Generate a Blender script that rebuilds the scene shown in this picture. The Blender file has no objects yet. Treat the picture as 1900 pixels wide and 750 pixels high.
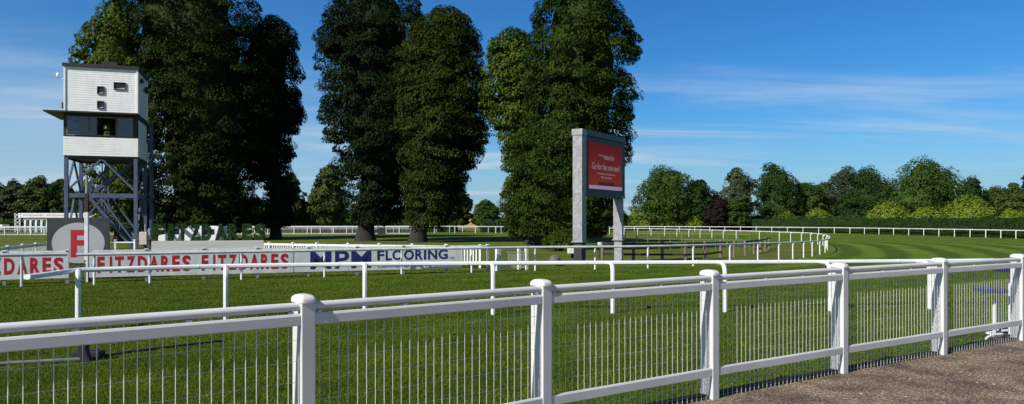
import bpy, bmesh, math, random
import numpy as np
from mathutils import Vector, Matrix

random.seed(7); RNG = np.random.default_rng(7)
R = math.radians
S = bpy.context.scene
C = S.collection

# ------------------------------------------------------------------ camera
CAMZ = 2.0; F = 1400.0; CX = 950.0; HY = 411.0
cam = bpy.data.cameras.new('camera'); co = bpy.data.objects.new('camera', cam); C.objects.link(co)
co.location = (0, 0, CAMZ); co.rotation_euler = (R(90), 0, 0)
cam.sensor_width = 36; cam.lens = 36 * F / 1900; cam.shift_y = (HY - 375) / 1900
cam.clip_start = 0.05; cam.clip_end = 9000
S.camera = co

# ------------------------------------------------------------------ sky and sun
SUN_AZ = 222.5; SUN_EL = 38.0            # direction towards the sun, measured from +X
sd = Vector((math.cos(R(SUN_AZ)) * math.cos(R(SUN_EL)), math.sin(R(SUN_AZ)) * math.cos(R(SUN_EL)), math.sin(R(SUN_EL))))
w = bpy.data.worlds.new('World'); S.world = w; w.use_nodes = True
nt = w.node_tree; N = nt.nodes; L = nt.links
bg = N['Background']
sky = N.new('ShaderNodeTexSky'); sky.sky_type = 'NISHITA'; sky.sun_disc = False
sky.sun_elevation = R(SUN_EL); sky.sun_rotation = math.atan2(sd.x, sd.y)
sky.air_density = 1.0; sky.dust_density = 0.35; sky.ozone_density = 3.2; sky.altitude = 0
tc = N.new('ShaderNodeTexCoord'); sep = N.new('ShaderNodeSeparateXYZ'); L.new(tc.outputs['Generated'], sep.inputs[0])
def wmath(op, a, b=None, c=None):
    n = N.new('ShaderNodeMath'); n.operation = op
    for i, v in enumerate((a, b, c)):
        if v is None: continue
        if isinstance(v, (int, float)): n.inputs[i].default_value = v
        else: L.new(v, n.inputs[i])
    return n.outputs[0]
zc = wmath('MAXIMUM', wmath('ADD', sep.outputs['Z'], 0.06), 0.02)
px_ = wmath('DIVIDE', sep.outputs['X'], zc); py_ = wmath('DIVIDE', sep.outputs['Y'], zc)
cmb = N.new('ShaderNodeCombineXYZ'); L.new(px_, cmb.inputs[0]); L.new(py_, cmb.inputs[1])
mp = N.new('ShaderNodeMapping'); mp.inputs['Rotation'].default_value = (0, 0, R(-14)); mp.inputs['Scale'].default_value = (0.5, 1.35, 1)
mp.inputs['Location'].default_value = (2.2, 0.9, 0)
L.new(cmb.outputs[0], mp.inputs[0])
n1 = N.new('ShaderNodeTexNoise'); n1.inputs['Scale'].default_value = 0.75; n1.inputs['Detail'].default_value = 9; n1.inputs['Roughness'].default_value = 0.58; n1.inputs['Distortion'].default_value = 0.5
L.new(mp.outputs[0], n1.inputs['Vector'])
n2 = N.new('ShaderNodeTexNoise'); n2.inputs['Scale'].default_value = 0.23; n2.inputs['Detail'].default_value = 3
L.new(cmb.outputs[0], n2.inputs['Vector'])
r1 = N.new('ShaderNodeMapRange'); r1.interpolation_type = 'SMOOTHSTEP'; r1.inputs['From Min'].default_value = 0.45; r1.inputs['From Max'].default_value = 0.74
L.new(n1.outputs['Fac'], r1.inputs['Value'])
r2 = N.new('ShaderNodeMapRange'); r2.interpolation_type = 'SMOOTHSTEP'; r2.inputs['From Min'].default_value = 0.42; r2.inputs['From Max'].default_value = 0.62
L.new(n2.outputs['Fac'], r2.inputs['Value'])
# more cirrus low in the sky towards the left, as over the far side of the course
lowf = N.new('ShaderNodeMapRange'); lowf.interpolation_type = 'SMOOTHSTEP'
lowf.inputs['From Min'].default_value = 0.26; lowf.inputs['From Max'].default_value = 0.04; lowf.inputs['To Min'].default_value = 0.10
L.new(sep.outputs['Z'], lowf.inputs['Value'])
left = N.new('ShaderNodeMapRange'); left.interpolation_type = 'SMOOTHSTEP'
left.inputs['From Min'].default_value = 0.5; left.inputs['From Max'].default_value = -0.5; left.inputs['To Min'].default_value = 0.6
L.new(sep.outputs['X'], left.inputs['Value'])
cl = wmath('MULTIPLY', r1.outputs[0], wmath('MULTIPLY_ADD', r2.outputs[0], 0.6, 0.4))
cl = wmath('MULTIPLY', cl, lowf.outputs[0]); cl = wmath('MULTIPLY', cl, left.outputs[0])
veil = N.new('ShaderNodeMapRange'); veil.interpolation_type = 'SMOOTHSTEP'; veil.inputs['From Min'].default_value = -0.05; veil.inputs['From Max'].default_value = -0.55; veil.inputs['To Max'].default_value = 0.55
L.new(sep.outputs['X'], veil.inputs['Value'])
vl = N.new('ShaderNodeMapRange'); vl.interpolation_type = 'SMOOTHSTEP'; vl.inputs['From Min'].default_value = 0.235; vl.inputs['From Max'].default_value = 0.10; L.new(sep.outputs['Z'], vl.inputs['Value'])
vn = wmath('MULTIPLY', wmath('MULTIPLY', veil.outputs[0], vl.outputs[0]), wmath('MULTIPLY_ADD', r2.outputs[0], 0.5, 0.5))
cl = wmath('MINIMUM', wmath('ADD', wmath('MULTIPLY', cl, 1.9), vn), 0.72)
hsv = N.new('ShaderNodeHueSaturation'); hsv.inputs['Saturation'].default_value = 1.22; hsv.inputs['Value'].default_value = 1.0
L.new(sky.outputs[0], hsv.inputs['Color'])
tint = N.new('ShaderNodeMixRGB'); tint.blend_type = 'MULTIPLY'; tw = N.new('ShaderNodeMapRange'); tw.interpolation_type = 'SMOOTHSTEP'; tw.inputs['From Min'].default_value = -0.15; tw.inputs['From Max'].default_value = 0.55; L.new(sep.outputs['Y'], tw.inputs['Value'])
L.new(tw.outputs[0], tint.inputs[0]); L.new(hsv.outputs[0], tint.inputs[1]); 
tl_ = N.new('ShaderNodeMapRange'); tl_.interpolation_type = 'SMOOTHSTEP'; tl_.inputs['From Min'].default_value = 0.25; tl_.inputs['From Max'].default_value = -0.55; L.new(sep.outputs['X'], tl_.inputs['Value'])
tcol = N.new('ShaderNodeMixRGB'); L.new(tl_.outputs[0], tcol.inputs[0]); tcol.inputs[1].default_value = (0.45, 0.96, 1.36, 1); tcol.inputs[2].default_value = (0.66, 1.15, 1.50, 1); L.new(tcol.outputs[0], tint.inputs[2])
hz = N.new('ShaderNodeMapRange'); hz.interpolation_type = 'SMOOTHSTEP'; hz.inputs['From Min'].default_value = 0.16; hz.inputs['From Max'].default_value = -0.02; hz.inputs['To Max'].default_value = 0.8
L.new(sep.outputs['Z'], hz.inputs['Value'])
hm = N.new('ShaderNodeMixRGB'); L.new(hz.outputs[0], hm.inputs[0]); L.new(tint.outputs[0], hm.inputs[1]); hm.inputs[2].default_value = (4.2, 6.3, 8.5, 1)
mx = N.new('ShaderNodeMixRGB'); L.new(cl, mx.inputs[0]); L.new(hm.outputs[0], mx.inputs[1]); mx.inputs[2].default_value = (6.6, 8.0, 9.6, 1)
L.new(mx.outputs[0], bg.inputs[0]); bg.inputs[1].default_value = 0.069
sl = bpy.data.lights.new('sun', 'SUN'); sl.energy = 5.0; sl.angle = R(0.53); sl.color = (1, 0.955, 0.88)
so = bpy.data.objects.new('sun', sl); C.objects.link(so); so.rotation_euler = sd.to_track_quat('Z', 'Y').to_euler(); so.location = (0, 0, 60)
S.view_settings.view_transform = 'Standard'; S.view_settings.look = 'None'; S.view_settings.gamma = 1
S.view_settings.use_curve_mapping = False; S.view_settings.exposure = 0.22
S.cycles.max_bounces = 6; S.cycles.transparent_max_bounces = 12

# ------------------------------------------------------------------ terrain and pixel helpers
def sst(a, b, x):
    t = np.clip((x - a) / (b - a), 0, 1); return t * t * (3 - 2 * t)
def gz(X, Y):
    X = np.asarray(X, float); Y = np.asarray(Y, float)
    z = -0.27 * sst(17, 27, Y)
    z = z - 0.30 * np.exp(-(((X - 27) / 22) ** 2 + ((Y - 62) / 26) ** 2))
    z = z + 0.28 * sst(60, 100, Y) * sst(25, -15, X)
    return z
def gzf(X, Y): return float(gz(X, Y))
def at(px, D, py=None, z=None):
    return Vector(((px - CX) / F * D, D, CAMZ - (py - HY) / F * D if py is not None else (z or 0)))
def G(px, py):
    D = 30.0
    for _ in range(40):
        X = (px - CX) / F * D
        D = 0.5 * D + 0.5 * (CAMZ - gzf(X, D)) * F / (py - HY)
    X = (px - CX) / F * D
    return Vector((X, D, gzf(X, D)))
def on(px, D):
    X = (px - CX) / F * D
    return Vector((X, D, gzf(X, D)))

# ------------------------------------------------------------------ object helpers
ORI = {}
def tag(o, label, cat, group=None):
    o['label'] = label; o['category'] = cat
    if group: o['group'] = group
    return o
def empty(name, loc, label, cat, group=None):
    o = bpy.data.objects.new(name, None); C.objects.link(o); o.location = loc; o.empty_display_size = 0.2
    ORI[o] = Vector(loc); return tag(o, label, cat, group)
class MB:
    def __init__(s): s.v = []; s.f = []
    def add(s, vs, fs):
        b = len(s.v); s.v += [Vector(v) for v in vs]; s.f += [tuple(i + b for i in f) for f in fs]; return s
    def quadbox(s, o, u, v, w_):
        """box from corner o with edge vectors u,v,w_"""
        o, u, v, w_ = Vector(o), Vector(u), Vector(v), Vector(w_)
        p = [o, o + u, o + u + v, o + v, o + w_, o + u + w_, o + u + v + w_, o + v + w_]
        fs = [(0, 3, 2, 1), (4, 5, 6, 7), (0, 1, 5, 4), (1, 2, 6, 5), (2, 3, 7, 6), (3, 0, 4, 7)]
        if u.cross(v).dot(w_) < 0: fs = [f[::-1] for f in fs]
        return s.add(p, fs)
    def box(s, c, sx, sy, sz, u=(1, 0, 0)):
        """centre c, sizes along u, horizontal perpendicular of u, z"""
        u = Vector((u[0], u[1], 0)).normalized(); p = Vector((-u.y, u.x, 0)); c = Vector(c)
        return s.quadbox(c - u * sx / 2 - p * sy / 2 - Vector((0, 0, sz / 2)), u * sx, p * sy, Vector((0, 0, sz)))
    def beam(s, a, b, wd, ht=None, up=(0, 0, 1)):
        a, b = Vector(a), Vector(b); ht = ht or wd; d = (b - a).normalized(); up = Vector(up)
        if abs(d.dot(up)) > 0.98: up = Vector((0, 1, 0))
        side = d.cross(up).normalized(); upp = side.cross(d).normalized()
        return s.quadbox(a - side * wd / 2 - upp * ht / 2, side * wd, upp * ht, b - a)
    def sweep(s, path, prof, closed=False, caps=True):
        """profile points (side,z) along a path that is mostly horizontal"""
        n = len(path); m = len(prof); vs = []
        P = [Vector(p) for p in path]
        for i in range(n):
            a = P[i - 1] if i > 0 else P[i]; b = P[i + 1] if i < n - 1 else P[i]
            d = (b - a); d.z = 0; d.normalize(); sd_ = Vector((d.y, -d.x, 0))
            for (q, z) in prof: vs.append(P[i] + sd_ * q + Vector((0, 0, z)))
        fs = []
        for i in range(n - 1):
            for j in range(m):
                k = (j + 1) % m
                fs.append((i * m + j, i * m + k, (i + 1) * m + k, (i + 1) * m + j))
        if caps: fs += [tuple(range(m))[::-1], tuple((n - 1) * m + j for j in range(m))]
        return s.add(vs, fs)
    def tube(s, path, rad, n=8, caps=True):
        P = [Vector(p) for p in path]; m = len(P)
        if not hasattr(rad, '__len__'): rad = [rad] * m
        vs = []; ref = None
        for i in range(m):
            a = P[max(i - 1, 0)]; b = P[min(i + 1, m - 1)]; d = (b - a).normalized()
            if ref is None: ref = Vector((1, 0, 0)) if abs(d.x) < 0.9 else Vector((0, 1, 0))
            e1 = (ref - d * ref.dot(d)).normalized(); ref = e1; e2 = d.cross(e1)
            for j in range(n):
                t = 2 * math.pi * j / n; vs.append(P[i] + (e1 * math.cos(t) + e2 * math.sin(t)) * rad[i])
        fs = [(i * n + j, i * n + (j + 1) % n, (i + 1) * n + (j + 1) % n, (i + 1) * n + j) for i in range(m - 1) for j in range(n)]
        if caps: fs += [tuple(range(n))[::-1], tuple((m - 1) * n + j for j in range(n))]
        return s.add(vs, fs)
    def ball(s, c, rx, ry=None, rz=None, nu=10, nv=7, jit=0):
        ry = ry or rx; rz = rz or rx; c = Vector(c); vs = [c + Vector((0, 0, rz))]
        for i in range(1, nv):
            for j in range(nu):
                a = math.pi * i / nv; b = 2 * math.pi * j / nu; k = 1 + random.uniform(-jit, jit)
                vs.append(c + Vector((rx * math.sin(a) * math.cos(b) * k, ry * math.sin(a) * math.sin(b) * k, rz * math.cos(a) * k)))
        vs.append(c - Vector((0, 0, rz))); fs = []
        for j in range(nu): fs.append((0, 1 + j, 1 + (j + 1) % nu))
        for i in range(nv - 2):
            for j in range(nu):
                a = 1 + i * nu + j; b = 1 + i * nu + (j + 1) % nu; fs.append((a, a + nu, b + nu, b))
        o = 1 + (nv - 2) * nu
        for j in range(nu): fs.append((o + j, len(vs) - 1, o + (j + 1) % nu))
        return s.add(vs, fs)
    def build(s, name, mat, parent=None, origin=None, smooth=False, bevel=0, segs=2):
        org = ORI[parent] if parent is not None else Vector(origin or (0, 0, 0))
        me = bpy.data.meshes.new(name); me.from_pydata([tuple(v - org) for v in s.v], [], s.f); me.update()
        bm = bmesh.new(); bm.from_mesh(me); bmesh.ops.recalc_face_normals(bm, faces=bm.faces)
        if bevel: bmesh.ops.bevel(bm, geom=[e for e in bm.edges if e.is_manifold and e.calc_face_angle(0) > 0.5], offset=bevel, segments=segs, profile=0.6, affect='EDGES', clamp_overlap=True)
        bm.to_mesh(me); bm.free()
        if smooth:
            me.polygons.foreach_set('use_smooth', [True] * len(me.polygons))
            me.set_sharp_from_angle(angle=R(40))
        me.materials.append(mat)
        o = bpy.data.objects.new(name, me); C.objects.link(o); ORI[o] = org
        if parent is not None: o.parent = parent
        else: o.location = org
        return o
def npmesh(name, V, Fq, mat, parent=None, origin=(0, 0, 0), smooth=False, k=4, attrs=None):
    org = ORI[parent] if parent is not None else Vector(origin)
    V = np.asarray(V, np.float32) - np.array(org, np.float32)
    me = bpy.data.meshes.new(name); me.vertices.add(len(V)); me.vertices.foreach_set('co', V.ravel())
    nf = len(Fq); me.loops.add(nf * k); me.loops.foreach_set('vertex_index', np.asarray(Fq, np.int32).ravel())
    me.polygons.add(nf); me.polygons.foreach_set('loop_start', np.arange(0, nf * k, k, dtype=np.int32))
    me.update(calc_edges=True)
    if smooth: me.polygons.foreach_set('use_smooth', np.ones(nf, bool))
    if attrs:
        for an, av in attrs.items():
            a = me.attributes.new(an, 'FLOAT', 'POINT'); a.data.foreach_set('value', np.asarray(av, np.float32))
    me.materials.append(mat)
    o = bpy.data.objects.new(name, me); C.objects.link(o); ORI[o] = org
    if parent is not None: o.parent = parent
    else: o.location = org
    return o
def text_geo(body, bold=0.0, depth=0.05, align='LEFT'):
    cu = bpy.data.curves.new('t', 'FONT'); cu.body = body; cu.size = 1; cu.offset = bold; cu.extrude = depth; cu.resolution_u = 3
    ob = bpy.data.objects.new('t', cu); C.objects.link(ob)
    dg = bpy.context.evaluated_depsgraph_get(); dg.update()
    me = bpy.data.meshes.new_from_object(ob.evaluated_get(dg))
    vs = [v.co.copy() for v in me.vertices]; fs = [tuple(p.vertices) for p in me.polygons]
    bpy.data.objects.remove(ob); bpy.data.curves.remove(cu); bpy.data.meshes.remove(me)
    return vs, fs
def text_on(name, body, mat, parent, o, u, n, wd, ht, th=0.006, bold=0.0, up=(0, 0, 1)):
    """fit lettering in a box wd x ht whose lower left corner is o, facing n"""
    vs, fs = text_geo(body, bold, 0.05)
    lo = Vector([min(v[i] for v in vs) for i in range(3)]); hi = Vector([max(v[i] for v in vs) for i in range(3)])
    u = Vector(u).normalized(); n = Vector(n).normalized(); up = Vector(up)
    mb = MB(); mb.add([Vector(o) + u * ((v.x - lo.x) / (hi.x - lo.x) * wd) + up * ((v.y - lo.y) / (hi.y - lo.y) * ht) + n * ((v.z - lo.z) / (hi.z - lo.z) * th) for v in vs], fs)
    return mb.build(name, mat, parent)

def cells_on(name, body, cells, mat_, parent, pt, n, z0, z1, th=.004, bold=.05):
    """one lettering mesh; each character fills its own [x0, x1] cell, pt(x) gives the point on the board"""
    mb = MB(); n = Vector(n).normalized()
    for ch, (x0, x1) in zip(body, cells):
        vs, fs = text_geo(ch, bold, .05); lo = [min(v[i] for v in vs) for i in range(3)]; hi = [max(v[i] for v in vs) for i in range(3)]
        a = pt(x0); b = pt(x1)
        mb.add([a.lerp(b, (v.x - lo[0]) / (hi[0] - lo[0])) + Vector((0, 0, z0 + (z1 - z0) * (v.y - lo[1]) / (hi[1] - lo[1]))) + n * ((v.z - lo[2]) / (hi[2] - lo[2]) * th) for v in vs], fs)
    return mb.build(name, mat_, parent)
# ------------------------------------------------------------------ materials
def newmat(name):
    m = bpy.data.materials.new(name); m.use_nodes = True; return m, m.node_tree.nodes, m.node_tree.links
def mat(name, col, rough=0.5, var=0.12, scale=4.0, bump=0.0, bscale=60, metal=0.0, col2=None, coord='Object', stretch=(1, 1, 1), spec=0.5, detail=6):
    m, n, l = newmat(name); b = n['Principled BSDF']
    b.inputs['Roughness'].default_value = rough; b.inputs['Metallic'].default_value = metal; b.inputs['Specular IOR Level'].default_value = spec
    t = n.new('ShaderNodeTexCoord'); mp = n.new('ShaderNodeMapping'); mp.inputs['Scale'].default_value = stretch
    l.new(t.outputs[coord], mp.inputs[0])
    no = n.new('ShaderNodeTexNoise'); no.inputs['Scale'].default_value = scale; no.inputs['Detail'].default_value = detail; no.inputs['Roughness'].default_value = 0.62
    l.new(mp.outputs[0], no.inputs['Vector'])
    cr = n.new('ShaderNodeValToRGB'); c2 = col2 or tuple(c * (1 + var) for c in col); c1 = col if col2 else tuple(c * (1 - var) for c in col)
    cr.color_ramp.elements[0].position = 0.35; cr.color_ramp.elements[1].position = 0.65
    cr.color_ramp.elements[0].color = (*c1, 1); cr.color_ramp.elements[1].color = (*[min(c, 1) for c in c2], 1)
    l.new(no.outputs['Fac'], cr.inputs[0]); l.new(cr.outputs[0], b.inputs['Base Color'])
    if bump:
        nb = n.new('ShaderNodeTexNoise'); nb.inputs['Scale'].default_value = bscale; nb.inputs['Detail'].default_value = 3; l.new(mp.outputs[0], nb.inputs['Vector'])
        bp = n.new('ShaderNodeBump'); bp.inputs['Strength'].default_value = bump; bp.inputs['Distance'].default_value = 0.02
        l.new(nb.outputs['Fac'], bp.inputs['Height']); l.new(bp.outputs[0], b.inputs['Normal'])
    return m
def leafmat(name, c_dark, c_light, scale=0.5, trans=0.15, gloss=0.25):
    m, n, l = newmat(name); n.remove(n['Principled BSDF']); out = n['Material Output']
    t = n.new('ShaderNodeTexCoord'); no = n.new('ShaderNodeTexNoise'); no.inputs['Scale'].default_value = scale; no.inputs['Detail'].default_value = 8; no.inputs['Roughness'].default_value = 0.75
    l.new(t.outputs['Object'], no.inputs['Vector'])
    cr = n.new('ShaderNodeValToRGB'); cr.color_ramp.elements[0].position = 0.36; cr.color_ramp.elements[1].position = 0.66
    cr.color_ramp.elements[0].color = (*c_dark, 1); cr.color_ramp.elements[1].color = (*c_light, 1); l.new(no.outputs['Fac'], cr.inputs[0])
    b = n.new('ShaderNodeBsdfPrincipled'); b.inputs['Roughness'].default_value = 0.6; b.inputs['Specular IOR Level'].default_value = gloss * .35
    tr = n.new('ShaderNodeBsdfTranslucent'); colout = cr.outputs[0]
    if name == 'grass_blades':
        n3 = n.new('ShaderNodeTexNoise'); n3.inputs['Scale'].default_value = 0.9; n3.inputs['Detail'].default_value = 5; n3.inputs['Roughness'].default_value = .65; l.new(t.outputs['Object'], n3.inputs['Vector'])
        c3 = n.new('ShaderNodeValToRGB'); c3.color_ramp.elements[0].position = .36; c3.color_ramp.elements[1].position = .66; c3.color_ramp.elements[0].color = (.62, .72, .7, 1); c3.color_ramp.elements[1].color = (1.45, 1.22, 1.1, 1); l.new(n3.outputs['Fac'], c3.inputs[0])
        m3 = n.new('ShaderNodeMixRGB'); m3.blend_type = 'MULTIPLY'; m3.inputs[0].default_value = 1; l.new(cr.outputs[0], m3.inputs[1]); l.new(c3.outputs[0], m3.inputs[2]); colout = m3.outputs[0]
    l.new(colout, b.inputs['Base Color']); l.new(colout, tr.inputs[0])
    mxx = n.new('ShaderNodeMixShader'); mxx.inputs[0].default_value = trans
    l.new(b.outputs[0], mxx.inputs[1]); l.new(tr.outputs[0], mxx.inputs[2]); l.new(mxx.outputs[0], out.inputs[0])
    return m
M = {}
M['white'] = mat('white_pvc', (0.60, 0.595, 0.585), 0.38, 0.0, 1.3, spec=0.4, col2=(0.70, 0.70, 0.69), detail=9)
M['white_worn'] = mat('white_painted_wood', (0.60, 0.61, 0.60), 0.5, 0.1, 6, bump=0.15, bscale=30, col2=(0.80, 0.80, 0.79))
M['rail_plastic'] = mat('rail_plastic', (0.72, 0.74, 0.75), 0.35, 0.0, 1.6, col2=(0.82, 0.83, 0.83))
M['rail_dull'] = mat('rail_shaded_plastic', (0.50, 0.51, 0.50), 0.5, 0.0, 2.6, col2=(0.68, 0.69, 0.69), stretch=(1, 1, 1))  # grey of grazing light on these rails is put into the base colour
M['wire'] = mat('galvanised_wire', (0.62, 0.63, 0.61), 0.5, 0.15, 8, metal=0.1)
M['gravel_board'] = mat('black_board', (0.012, 0.012, 0.014), 0.85, 0.3, 6)
M['timber'] = mat('weathered_timber', (0.13, 0.095, 0.07), 0.85, 0, 3, bump=0.4, bscale=14, col2=(0.22, 0.17, 0.13), stretch=(4, 4, 1))
M['dark_timber'] = mat('dark_timber', (0.025, 0.022, 0.02), 0.8, 0.3, 3, bump=0.3, bscale=14)
M['galv'] = mat('galvanised_steel', (0.20, 0.21, 0.215), 0.6, 0, 5.5, metal=0.15, col2=(0.36, 0.37, 0.375), bump=0.1, bscale=10)
M['blue_steel'] = mat('blue_painted_steel', (0.060, 0.080, 0.15), 0.5, 0.0, 2.5, col2=(0.10, 0.125, 0.20))
M['charcoal'] = mat('charcoal_trim', (0.022, 0.024, 0.026), 0.6, 0.2, 3)
M['black'] = mat('black_plastic', (0.008, 0.008, 0.009), 0.6, 0.2, 5)
M['red_letter'] = mat('red_lettering', (0.42, 0.012, 0.02), 0.5, 0.06, 3)
M['navy_letter'] = mat('navy_lettering', (0.012, 0.02, 0.13), 0.5, 0.06, 3)
M['grey_letter'] = mat('grey_lettering', (0.05, 0.05, 0.06), 0.5, 0.1, 3)
M['board'] = mat('board_vinyl', (0.53, 0.57, 0.60), 0.5, 0, 2.3, col2=(0.66, 0.69, 0.72), bump=0.5, bscale=5, stretch=(1, 1, .35))
M['sign_dark'] = mat('sign_dark_face', (0.022, 0.03, 0.035), 0.6, 0, 2.5, col2=(0.035, 0.045, 0.05))
M['sign_disc'] = mat('sign_pale_disc', (0.40, 0.41, 0.43), 0.55, 0.05, 1.4)
M['bark'] = mat('bark', (0.012, 0.010, 0.008), 0.95, 0, 2.5, bump=1.0, bscale=5, col2=(0.036, 0.030, 0.024), stretch=(3, 3, 0.7))
M['birch_bark'] = mat('birch_bark', (0.25, 0.24, 0.22), 0.9, 0, 3, col2=(0.5, 0.5, 0.48), stretch=(1, 1, 3))
M['plinth'] = mat('pale_boarding', (0.50, 0.49, 0.46), 0.7, 0, 1.5, col2=(0.60, 0.59, 0.56), stretch=(0.4, 0.4, 6), bump=0.1)
M['stone'] = mat('grey_stone', (0.06, 0.057, 0.05), 0.9, 0, 5, bump=0.8, bscale=8, col2=(0.16, 0.15, 0.13))
M['navy_plastic'] = mat('navy_plastic', (0.015, 0.02, 0.10), 0.45, 0.15, 6)
M['tyre'] = mat('tyre_rubber', (0.012, 0.012, 0.012), 0.8, 0.2, 5)
M['van_paint'] = mat('van_paint', (0.72, 0.73, 0.74), 0.25, 0.02, 1)
M['dark_glass'] = mat('tinted_glass', (0.015, 0.02, 0.025), 0.08, 0.1, 2, spec=0.8)
M['stall_green'] = mat('green_padded_door', (0.008, 0.05, 0.04), 0.6, 0.15, 3)
M['brick'] = mat('tan_brick', (0.42, 0.27, 0.14), 0.9, 0.12, 1.2)
M['roof_tile'] = mat('roof_tiles', (0.20, 0.11, 0.07), 0.9, 0.15, 1.5)
M['plaque_white'] = mat('white_enamel', (0.74, 0.75, 0.75), 0.4, 0.04, 3)
M['strip_black'] = mat('matt_black_strip', (0.006, 0.006, 0.007), 0.8, 0.2, 9)
# lap siding: real boards are modelled, this is only the paint
M['siding'] = mat('white_cladding_paint', (0.82, 0.82, 0.80), 0.5, 0, 1.4, col2=(0.92, 0.92, 0.91), stretch=(1.6, 1.6, .5), detail=9)
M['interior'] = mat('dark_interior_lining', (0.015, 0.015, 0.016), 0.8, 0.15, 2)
m, n, l = newmat('window_glass'); n.remove(n['Principled BSDF'])
ga = n.new('ShaderNodeBsdfTransparent'); ga.inputs[0].default_value = (0.12, 0.16, 0.18, 1); gb = n.new('ShaderNodeBsdfGlossy'); gb.inputs['Roughness'].default_value = 0.03
gb.inputs[0].default_value = (0.8, 0.85, 0.9, 1)
gm = n.new('ShaderNodeMixShader'); gm.inputs[0].default_value = 0.11; l.new(ga.outputs[0], gm.inputs[1]); l.new(gb.outputs[0], gm.inputs[2]); l.new(gm.outputs[0], n['Material Output'].inputs[0])
M['glass'] = m
def screenmat(name, c0, c1, strength, z0=0, z1=1):
    m, n, l = newmat(name); b = n['Principled BSDF']; b.inputs['Roughness'].default_value = 0.5
    t = n.new('ShaderNodeTexCoord'); sp = n.new('ShaderNodeSeparateXYZ'); l.new(t.outputs['Generated'], sp.inputs[0])
    cr = n.new('ShaderNodeValToRGB'); cr.color_ramp.elements[0].color = (*c0, 1); cr.color_ramp.elements[1].color = (*c1, 1)
    l.new(sp.outputs['Z'], cr.inputs[0]); l.new(cr.outputs[0], b.inputs['Emission Color']); b.inputs['Emission Strength'].default_value = strength
    b.inputs['Base Color'].default_value = (0.003, 0.002, 0.002, 1); b.inputs['Specular IOR Level'].default_value = 0.05; return m
M['led_red'] = screenmat('led_red_orange', (0.17, 0.028, 0.013), (0.105, 0.003, 0.008), 0.68)
M['led_white'] = screenmat('led_pale', (0.36, 0.30, 0.33), (0.36, 0.30, 0.33), 0.45)
M['led_lilac'] = screenmat('led_lilac', (0.25, 0.23, 0.36), (0.25, 0.23, 0.36), 0.75)
M['led_dark'] = screenmat('led_dark_red', (0.09, 0.004, 0.008), (0.09, 0.004, 0.008), 0.6)

# turf -------------------------------------------------------------
def turf():
    m, n, l = newmat('turf'); b = n['Principled BSDF']; b.inputs['Roughness'].default_value = 0.9; b.inputs['Specular IOR Level'].default_value = 0.03
    t = n.new('ShaderNodeTexCoord')
    def noise(sc, det=6, ro=0.6, st=None):
        no = n.new('ShaderNodeTexNoise'); no.inputs['Scale'].default_value = sc; no.inputs['Detail'].default_value = det; no.inputs['Roughness'].default_value = ro
        if st:
            mp = n.new('ShaderNodeMapping'); mp.inputs['Scale'].default_value = st; l.new(t.outputs['Object'], mp.inputs[0]); l.new(mp.outputs[0], no.inputs['Vector'])
        else: l.new(t.outputs['Object'], no.inputs['Vector'])
        return no.outputs['Fac']
    def ramp(fac, p0, c0, p1, c1):
        cr = n.new('ShaderNodeValToRGB'); cr.color_ramp.elements[0].position = p0; cr.color_ramp.elements[1].position = p1
        cr.color_ramp.elements[0].color = (*c0, 1); cr.color_ramp.elements[1].color = (*c1, 1); l.new(fac, cr.inputs[0]); return cr.outputs[0]
    def mix(f, a, bb, mode='MIX'):
        mm = n.new('ShaderNodeMixRGB'); mm.blend_type = mode
        if isinstance(f, float): mm.inputs[0].default_value = f
        else: l.new(f, mm.inputs[0])
        for i, v in ((1, a), (2, bb)):
            if isinstance(v, tuple): mm.inputs[i].default_value = (*v, 1)
            else: l.new(v, mm.inputs[i])
        return mm.outputs[0]
    def attr(nm):
        a = n.new('ShaderNodeAttribute'); a.attribute_name = nm; return a.outputs['Fac']
    green = ramp(noise(9, 10, 0.75), 0.35, (0.034, 0.066, 0.006), 0.68, (0.092, 0.150, 0.018))
    patch = ramp(noise(0.5, 4), 0.35, (0.72, 0.74, 0.6), 0.65, (1.12, 1.06, 1.1))
    green = mix(1.0, green, patch, 'MULTIPLY')
    olive = ramp(noise(0.6, 8, 0.65, (0.35, 1, 1)), 0.35, (0.060, 0.094, 0.014), 0.66, (0.138, 0.148, 0.032))
    col = mix(attr('infield'), green, olive)
    # mown bands follow the course round the bend: lie of the grass light / dark
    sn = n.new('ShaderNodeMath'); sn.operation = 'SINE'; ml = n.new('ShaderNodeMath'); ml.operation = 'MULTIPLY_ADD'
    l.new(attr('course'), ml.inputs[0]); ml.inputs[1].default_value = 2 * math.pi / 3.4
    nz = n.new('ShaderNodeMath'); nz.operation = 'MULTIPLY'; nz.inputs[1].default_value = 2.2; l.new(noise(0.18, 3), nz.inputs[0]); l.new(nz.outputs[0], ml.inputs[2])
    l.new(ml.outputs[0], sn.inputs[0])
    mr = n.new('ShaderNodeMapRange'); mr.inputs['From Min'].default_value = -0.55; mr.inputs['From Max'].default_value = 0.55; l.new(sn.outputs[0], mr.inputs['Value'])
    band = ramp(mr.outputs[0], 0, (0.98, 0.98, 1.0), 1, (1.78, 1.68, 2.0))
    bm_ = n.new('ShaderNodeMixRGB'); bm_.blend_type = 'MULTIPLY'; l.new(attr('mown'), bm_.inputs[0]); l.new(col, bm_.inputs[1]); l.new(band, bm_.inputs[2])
    l.new(bm_.outputs[0], b.inputs['Base Color'])
    bp = n.new('ShaderNodeBump'); bp.inputs['Strength'].default_value = 0.9; bp.inputs['Distance'].default_value = 0.05
    l.new(noise(22, 8, 0.8), bp.inputs['Height']); l.new(bp.outputs[0], b.inputs['Normal'])
    return m
M['turf'] = turf()
M['blade'] = leafmat('grass_blades', (0.026, 0.062, 0.004), (0.175, 0.240, 0.032), 17, 0.25, 0.05)
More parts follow.
